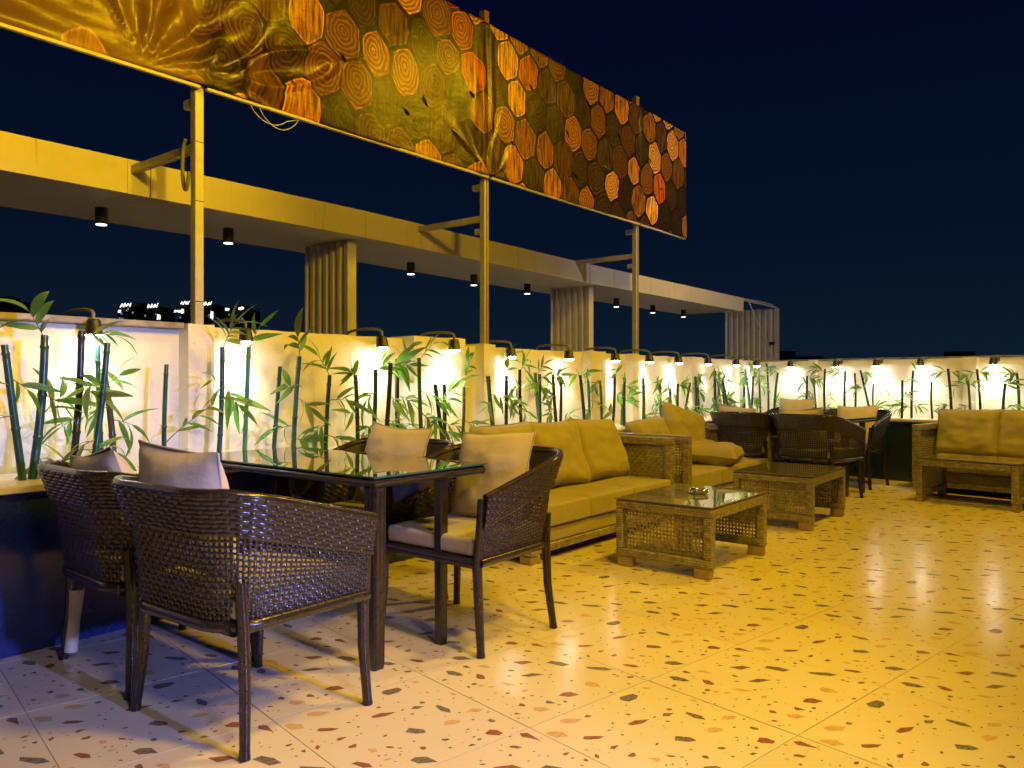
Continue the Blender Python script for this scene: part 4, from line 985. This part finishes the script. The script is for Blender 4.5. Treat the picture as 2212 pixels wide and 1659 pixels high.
def sprig(parent, o, ang, L, n, leaf, mt, single, dep=None):
    """arching twig from o (local x along wall, y away from viewer) with alternate leaves"""
    dep = rb.uniform(-.55, .15) if dep is None else dep
    d = Vector((math.cos(R(ang)), dep*.8, math.sin(R(ang)))).normalized()
    pts = []; p = Vector(o); k = 6; dd = d.copy()
    for i in range(k+1):
        pts.append(p.copy()); dd = (dd + Vector((rb.uniform(-.06, .06), rb.uniform(-.06, .06), -.07))).normalized(); p = p + dd*L/k
    mb = MB().tube(pts, [.0028 - .0016*i/k for i in range(k+1)], 5)
    lv = []
    for q in range(n):
        t = 1 if q == n-1 else .22 + .78*(q+.5)/n
        i = min(k-1, int(t*k)); b = pts[i].lerp(pts[i+1], min(1, t*k-i)); tan = (pts[i+1]-pts[i]).normalized()
        side = 1 if q % 2 else -1
        perp = Vector((-tan.z, 0, tan.x))
        spread = 0 if q == n-1 else side*rb.uniform(.45, 1.25)
        ld = (tan + perp*spread + Vector((0, rb.uniform(-.55, .35), rb.uniform(-.35, .08)))).normalized()
        if b.y + ld.y*leaf*1.0 > 10: pass
        ln = leaf*rb.uniform(.8, 1.3)
        mt_ = mt if rb.random() < .7 else rb.choice(('leaf_a', 'leaf_b', 'leaf_c'))
        lv.append((Matrix.Translation(b) @ basis(ld, rb.uniform(-1.3, 1.3)) @ Matrix.Scale(ln, 4), mt_, rb.randrange(7)))
    if single:
        s_ = link('sprig', mb.mesh('sprig', 'stem'), parent)
        for m4, mt_, k_ in lv:
            l = link('leaf', LM[mt_, k_], s_); l.matrix_local = m4
    else:
        mats = ['stem', 'leaf_a', 'leaf_b', 'leaf_c']
        for m4, mt_, k_ in lv:
            v, f = LEAFS[k_]; mb.add([m4 @ Vector(q) for q in v], f, None, mats.index(mt_), True)
        link('leafy_sprig', mb.mesh('leafy_sprig', mats), parent)
SPR = {0: [(1.10, 160, .12, 5, .13), (.97, 178, .12, 5, .13), (1.13, -25, .08, 4, .12)],
 1: [(1.29, 118, .17, 7, .17), (.96, 55, .16, 6, .19), (1.06, -20, .10, 5, .15), (.80, -60, .10, 4, .14), (.72, 15, .16, 6, .11)],
 2: [(1.33, 15, .13, 8, .11), (1.08, -12, .10, 8, .13), (.95, -165, .08, 6, .13), (.80, 8, .16, 5, .13), (.76, 170, .16, 6, .12)],
 3: [(1.10, 172, .10, 7, .12), (.85, 190, .10, 4, .12), (.78, 40, .08, 3, .11)], 4: [(1.22, -60, .12, 5, .10)],
 5: [(1.10, 55, .07, 2, .13), (.93, -3, .10, 5, .14), (1.0, 195, .10, 7, .12)], 6: [(.80, 55, .34, 11, .11), (.77, -25, .08, 5, .12)],
 7: [(1.29, 66, .17, 12, .13), (1.10, -48, .16, 8, .16), (1.12, 165, .09, 5, .09)], 8: [(1.30, 62, .14, 4, .14)], 9: [],
 10: [(1.25, 96, .13, 6, .18), (1.02, -20, .10, 6, .14), (1.06, 150, .12, 5, .14), (.86, 178, .15, 7, .14), (.78, 0, .15, 8, .12)],
 11: [(1.14, 112, .15, 9, .13), (1.0, 12, .12, 6, .14), (.86, 200, .12, 8, .13), (.79, -10, .12, 7, .12)],
 12: [(1.14, 145, .11, 8, .15), (.92, 170, .09, 5, .13), (.78, 0, .14, 7, .13)], 13: [(1.18, 40, .10, 7, .14), (1.05, 200, .10, 6, .14), (.83, 178, .14, 9, .13), (.80, 10, .14, 9, .13)],
 14: [(1.22, 18, .10, 8, .15), (1.02, -20, .12, 7, .15), (.86, 0, .10, 6, .13)], 15: [(1.20, 30, .12, 8, .15), (1.20, 72, .16, 6, .10), (1.02, -15, .10, 8, .16), (.84, -12, .10, 6, .13)],
 16: [(1.26, 58, .15, 6, .14), (1.05, -20, .14, 6, .14), (.90, -20, .10, 7, .13)], 17: [(.96, 25, .12, 7, .13), (.86, 185, .09, 6, .12), (.78, -15, .12, 8, .12)],
 18: [(1.0, 55, .12, 8, .13), (.80, 10, .12, 7, .13)], 19: [(1.07, 68, .24, 8, .13), (.82, 0, .14, 8, .12)],
 20: [(1.02, -10, .12, 8, .12), (.95, 175, .12, 7, .12)], 21: [(1.15, 80, .18, 9, .13), (1.0, -20, .12, 8, .13), (.9, 20, .1, 6, .12)],
 22: [(1.2, 50, .12, 8, .14), (1.05, 160, .12, 7, .13), (.88, 0, .1, 5, .12)], 27: [(1.16, 160, .10, 4, .14), (1.14, 45, .09, 5, .13)], 33: [(.8, -20, .12, 8, .12)]}
mcane = {'t': 'cane_t', 'g': 'cane_g', 'd': 'cane_d', 'o': 'cane_o', 'l': 'cane_l'}
lampS = [a for a, b in lamps_w]; lampV = [-5.24, -4.63, -4.14, -3.64, -2.90, -2.2]
groups = {}
for i, c in enumerate(CANES):
    ls = lampS if c[0] == 'W' else lampV; k = sum(1 for a in ls if a < c[1]); groups.setdefault((c[0], k), []).append((c[1], i))
nums = ['zero', 'one', 'two', 'three', 'four', 'five', 'six', 'seven', 'eight', 'nine', 'ten', 'eleven', 'twelve', 'thirteen']
look = {'t': 'teal green', 'g': 'green', 'd': 'dark', 'o': 'olive brown', 'l': 'bright green'}
def where(c, i):
    ls = lampS if c[0] == 'W' else lampV; k = sum(1 for a in ls if a < c[1]); g = sorted(groups[c[0], k]); n = [q[1] for q in g].index(i); m = len(g)
    nth = 'the only one' if m == 1 else f'{ords[n]} of {["zero","one","two","three","four","five","six","seven","eight","nine"][m]}'
    if c[0] == 'W':
        if k == 0: return f'{nth} left of the nearest wall lamp'
        if k == len(ls): return f'{nth} past the last side wall lamp'
        return f'{nth} between side wall lamps {nums[k]} and {nums[k+1]}'
    if k == 0: return f'{nth} at the wall corner'
    return f'{nth} between end wall lamps {nums[k]} and {nums[k+1]}'
for i, (fr, x0, dist, x1, zt, rad, cl) in enumerate(CANES):
    side = fr == 'W'; rad *= .85
    base = W(x0, dist, LEDGE) if side else T(dist, x0, LEDGE)
    sp = SPR.get(i)
    if sp is None:
        sp = []
        nS = rb.choice((0, 1, 2, 2, 3, 3))
        for q in range(nS):
            z = rb.uniform(.76, max(.8, zt-.02)) if q else zt-.03
            sp.append((z, rb.choice((rb.uniform(-25, 60), rb.uniform(120, 205))), rb.uniform(.08, .15), rb.randint(5, 9), rb.uniform(.10, .14)))
        if rb.random() < .75: sp.append((rb.uniform(.74, .86), rb.choice((rb.uniform(-20, 40), rb.uniform(140, 200))), rb.uniform(.1, .15), rb.randint(7, 11), rb.uniform(.10, .13)))
    adj = 'bare' if not sp else ('sparse' if len(sp) < 2 else 'leafy')
    t = thing('bamboo', f'{adj} {look[cl]} bamboo, {where(CANES[i], i)}', 'bamboo', base, ANG_W if side else ANG_T-R(90), 'bamboo canes on the planter ledge')
    H_ = zt-LEDGE; dx = x1-x0; yl = rb.uniform(-.02, .02)
    n = max(2, int(H_/.2)); pts = []; rr = []
    steps = 28; nodes = [H_*(q+rb.uniform(.6, .9))/n for q in range(n)]
    bend = rb.uniform(-.012, .012)
    zs = sorted(set([H_*q/10 for q in range(11)] + [a+b for a in nodes for b in (-.010, -.003, .003, .010) if 0 < a+b < H_]))
    for z in zs:
        q = z/H_; pts.append((dx*q + bend*math.sin(math.pi*q), yl*q, z))
        rr.append(rad*(1.03-.10*q)*(1.16 if any(abs(z-a) < .005 for a in nodes) else 1))
    link('cane', MB().tube(pts, rr, 12).mesh('cane', mcane[cl]), t)
    link('cut_end', MB().lathe([(rr[-1]*.62, .0), (rr[-1]*.98, .0008), (rr[-1]*.98, -.004)], 12, (pts[-1][0], pts[-1][1], H_+.0005)).mesh('cut_end', 'cut'), t)
    for (z, ang, L, nn, leaf) in sp:
        q = (z-LEDGE)/H_; q1_ = min(1, q)
        o = (dx*q1_ + bend*math.sin(math.pi*q1_), yl*q1_ - rad*.5, min(z-LEDGE, H_))
        sprig(t, o, ang, L, max(3, round(nn*.85)), leaf*(1.08 if i < 20 else 1), rb.choice(('leaf_a', 'leaf_a', 'leaf_b', 'leaf_c')), i < 36)

# ================================================================== CITY BEYOND
def tower(label, x0, x1, y, ztop_, zig, wins, name='tower_block'):
    t = thing(name, label, 'building', ((x0+x1)/2, y, -14)); hw = (x1-x0)/2; H_ = ztop_+14
    link('wall', MB().box(-hw, hw, 0, 16, 0, H_, .2).mesh('wall', 'tower'), t)
    link('roof', MB().box(-hw*.4, hw*.4, 4, 10, H_, H_+2.2, .1).mesh('roof', 'tower'), t)
    for zx, zz, w_, h_, seed in zig:
        r_ = random.Random(seed); n = 7; mb = MB()
        P = [Vector((zx - (x0+x1)/2 + w_*(i/n-.5) + r_.uniform(-.25, .25), -.35, zz+14 + (h_/2 if i % 2 else -h_/2)*r_.uniform(.5, 1))) for i in range(n+1)]
        for a, b in zip(P, P[1:]): mb.tube([a, b], .20, 5)
        link('light_strip', mb.mesh('light_strip', 'neon'), t)
    for wx, wz, ww, wh in wins:
        cx = wx-(x0+x1)/2
        link('window', MB().box(cx-ww/2, cx+ww/2, -.12, .02, wz+14-wh/2, wz+14+wh/2).mesh('window', 'win_lit'), t)
rw = random.Random(8)
def wins(x0, x1, z0, z1, n): return [(rw.uniform(x0+1, x1-1), rw.uniform(z0, z1), rw.uniform(.5, 1.1), rw.uniform(.6, 1.0)) for _ in range(n)]
tower('distant dark tower block with two lit zigzag strips, left of the near post', -202, -179, 400, 39.0, [(-197.3, 39.6, 5.4, 2.6, 1), (-183.6, 39.4, 5.4, 2.6, 2), (-180.5, 33.5, 1.2, 3.2, 3), (-200.5, 36.5, 1.0, 1.6, 13)], wins(-202, -179, 31, 38, 9))
tower('distant dark tower block with lit zigzag strips behind the near post', -173, -153, 405, 40.6, [(-169.0, 41.2, 4.4, 2.2, 4), (-158.0, 41.0, 5.2, 2.4, 5), (-170.6, 37.0, 1.0, 2.5, 6), (-155.2, 35.0, 1.2, 5.5, 7), (-173.0, 37.0, 3.0, 1.4, 8)], wins(-173, -153, 31, 39, 8))
tower('distant dark tower block glimpsed behind the tall bamboo plume', -148, -134, 400, 38.0, [(-145.5, 37.5, 1.6, 1.6, 9), (-138.5, 38.0, 2.4, 1.8, 10)], wins(-148, -134, 31, 36, 4))
tower('low dark rooftop silhouette just right of the corrugated end fin', 101.5, 114, 300, 10.4, [], [], 'far_building')
tower('long low dark rooftop silhouette above the middle of the end wall', 118, 134, 320, 9.0, [], [], 'far_building')
tower('wide low dark rooftop silhouette above the end wall at right', 167, 190, 305, 10.4, [], [], 'far_building')
tower('dark building silhouette at the far left over the wall', -210, -188, 300, 31.5, [], [], 'far_building')
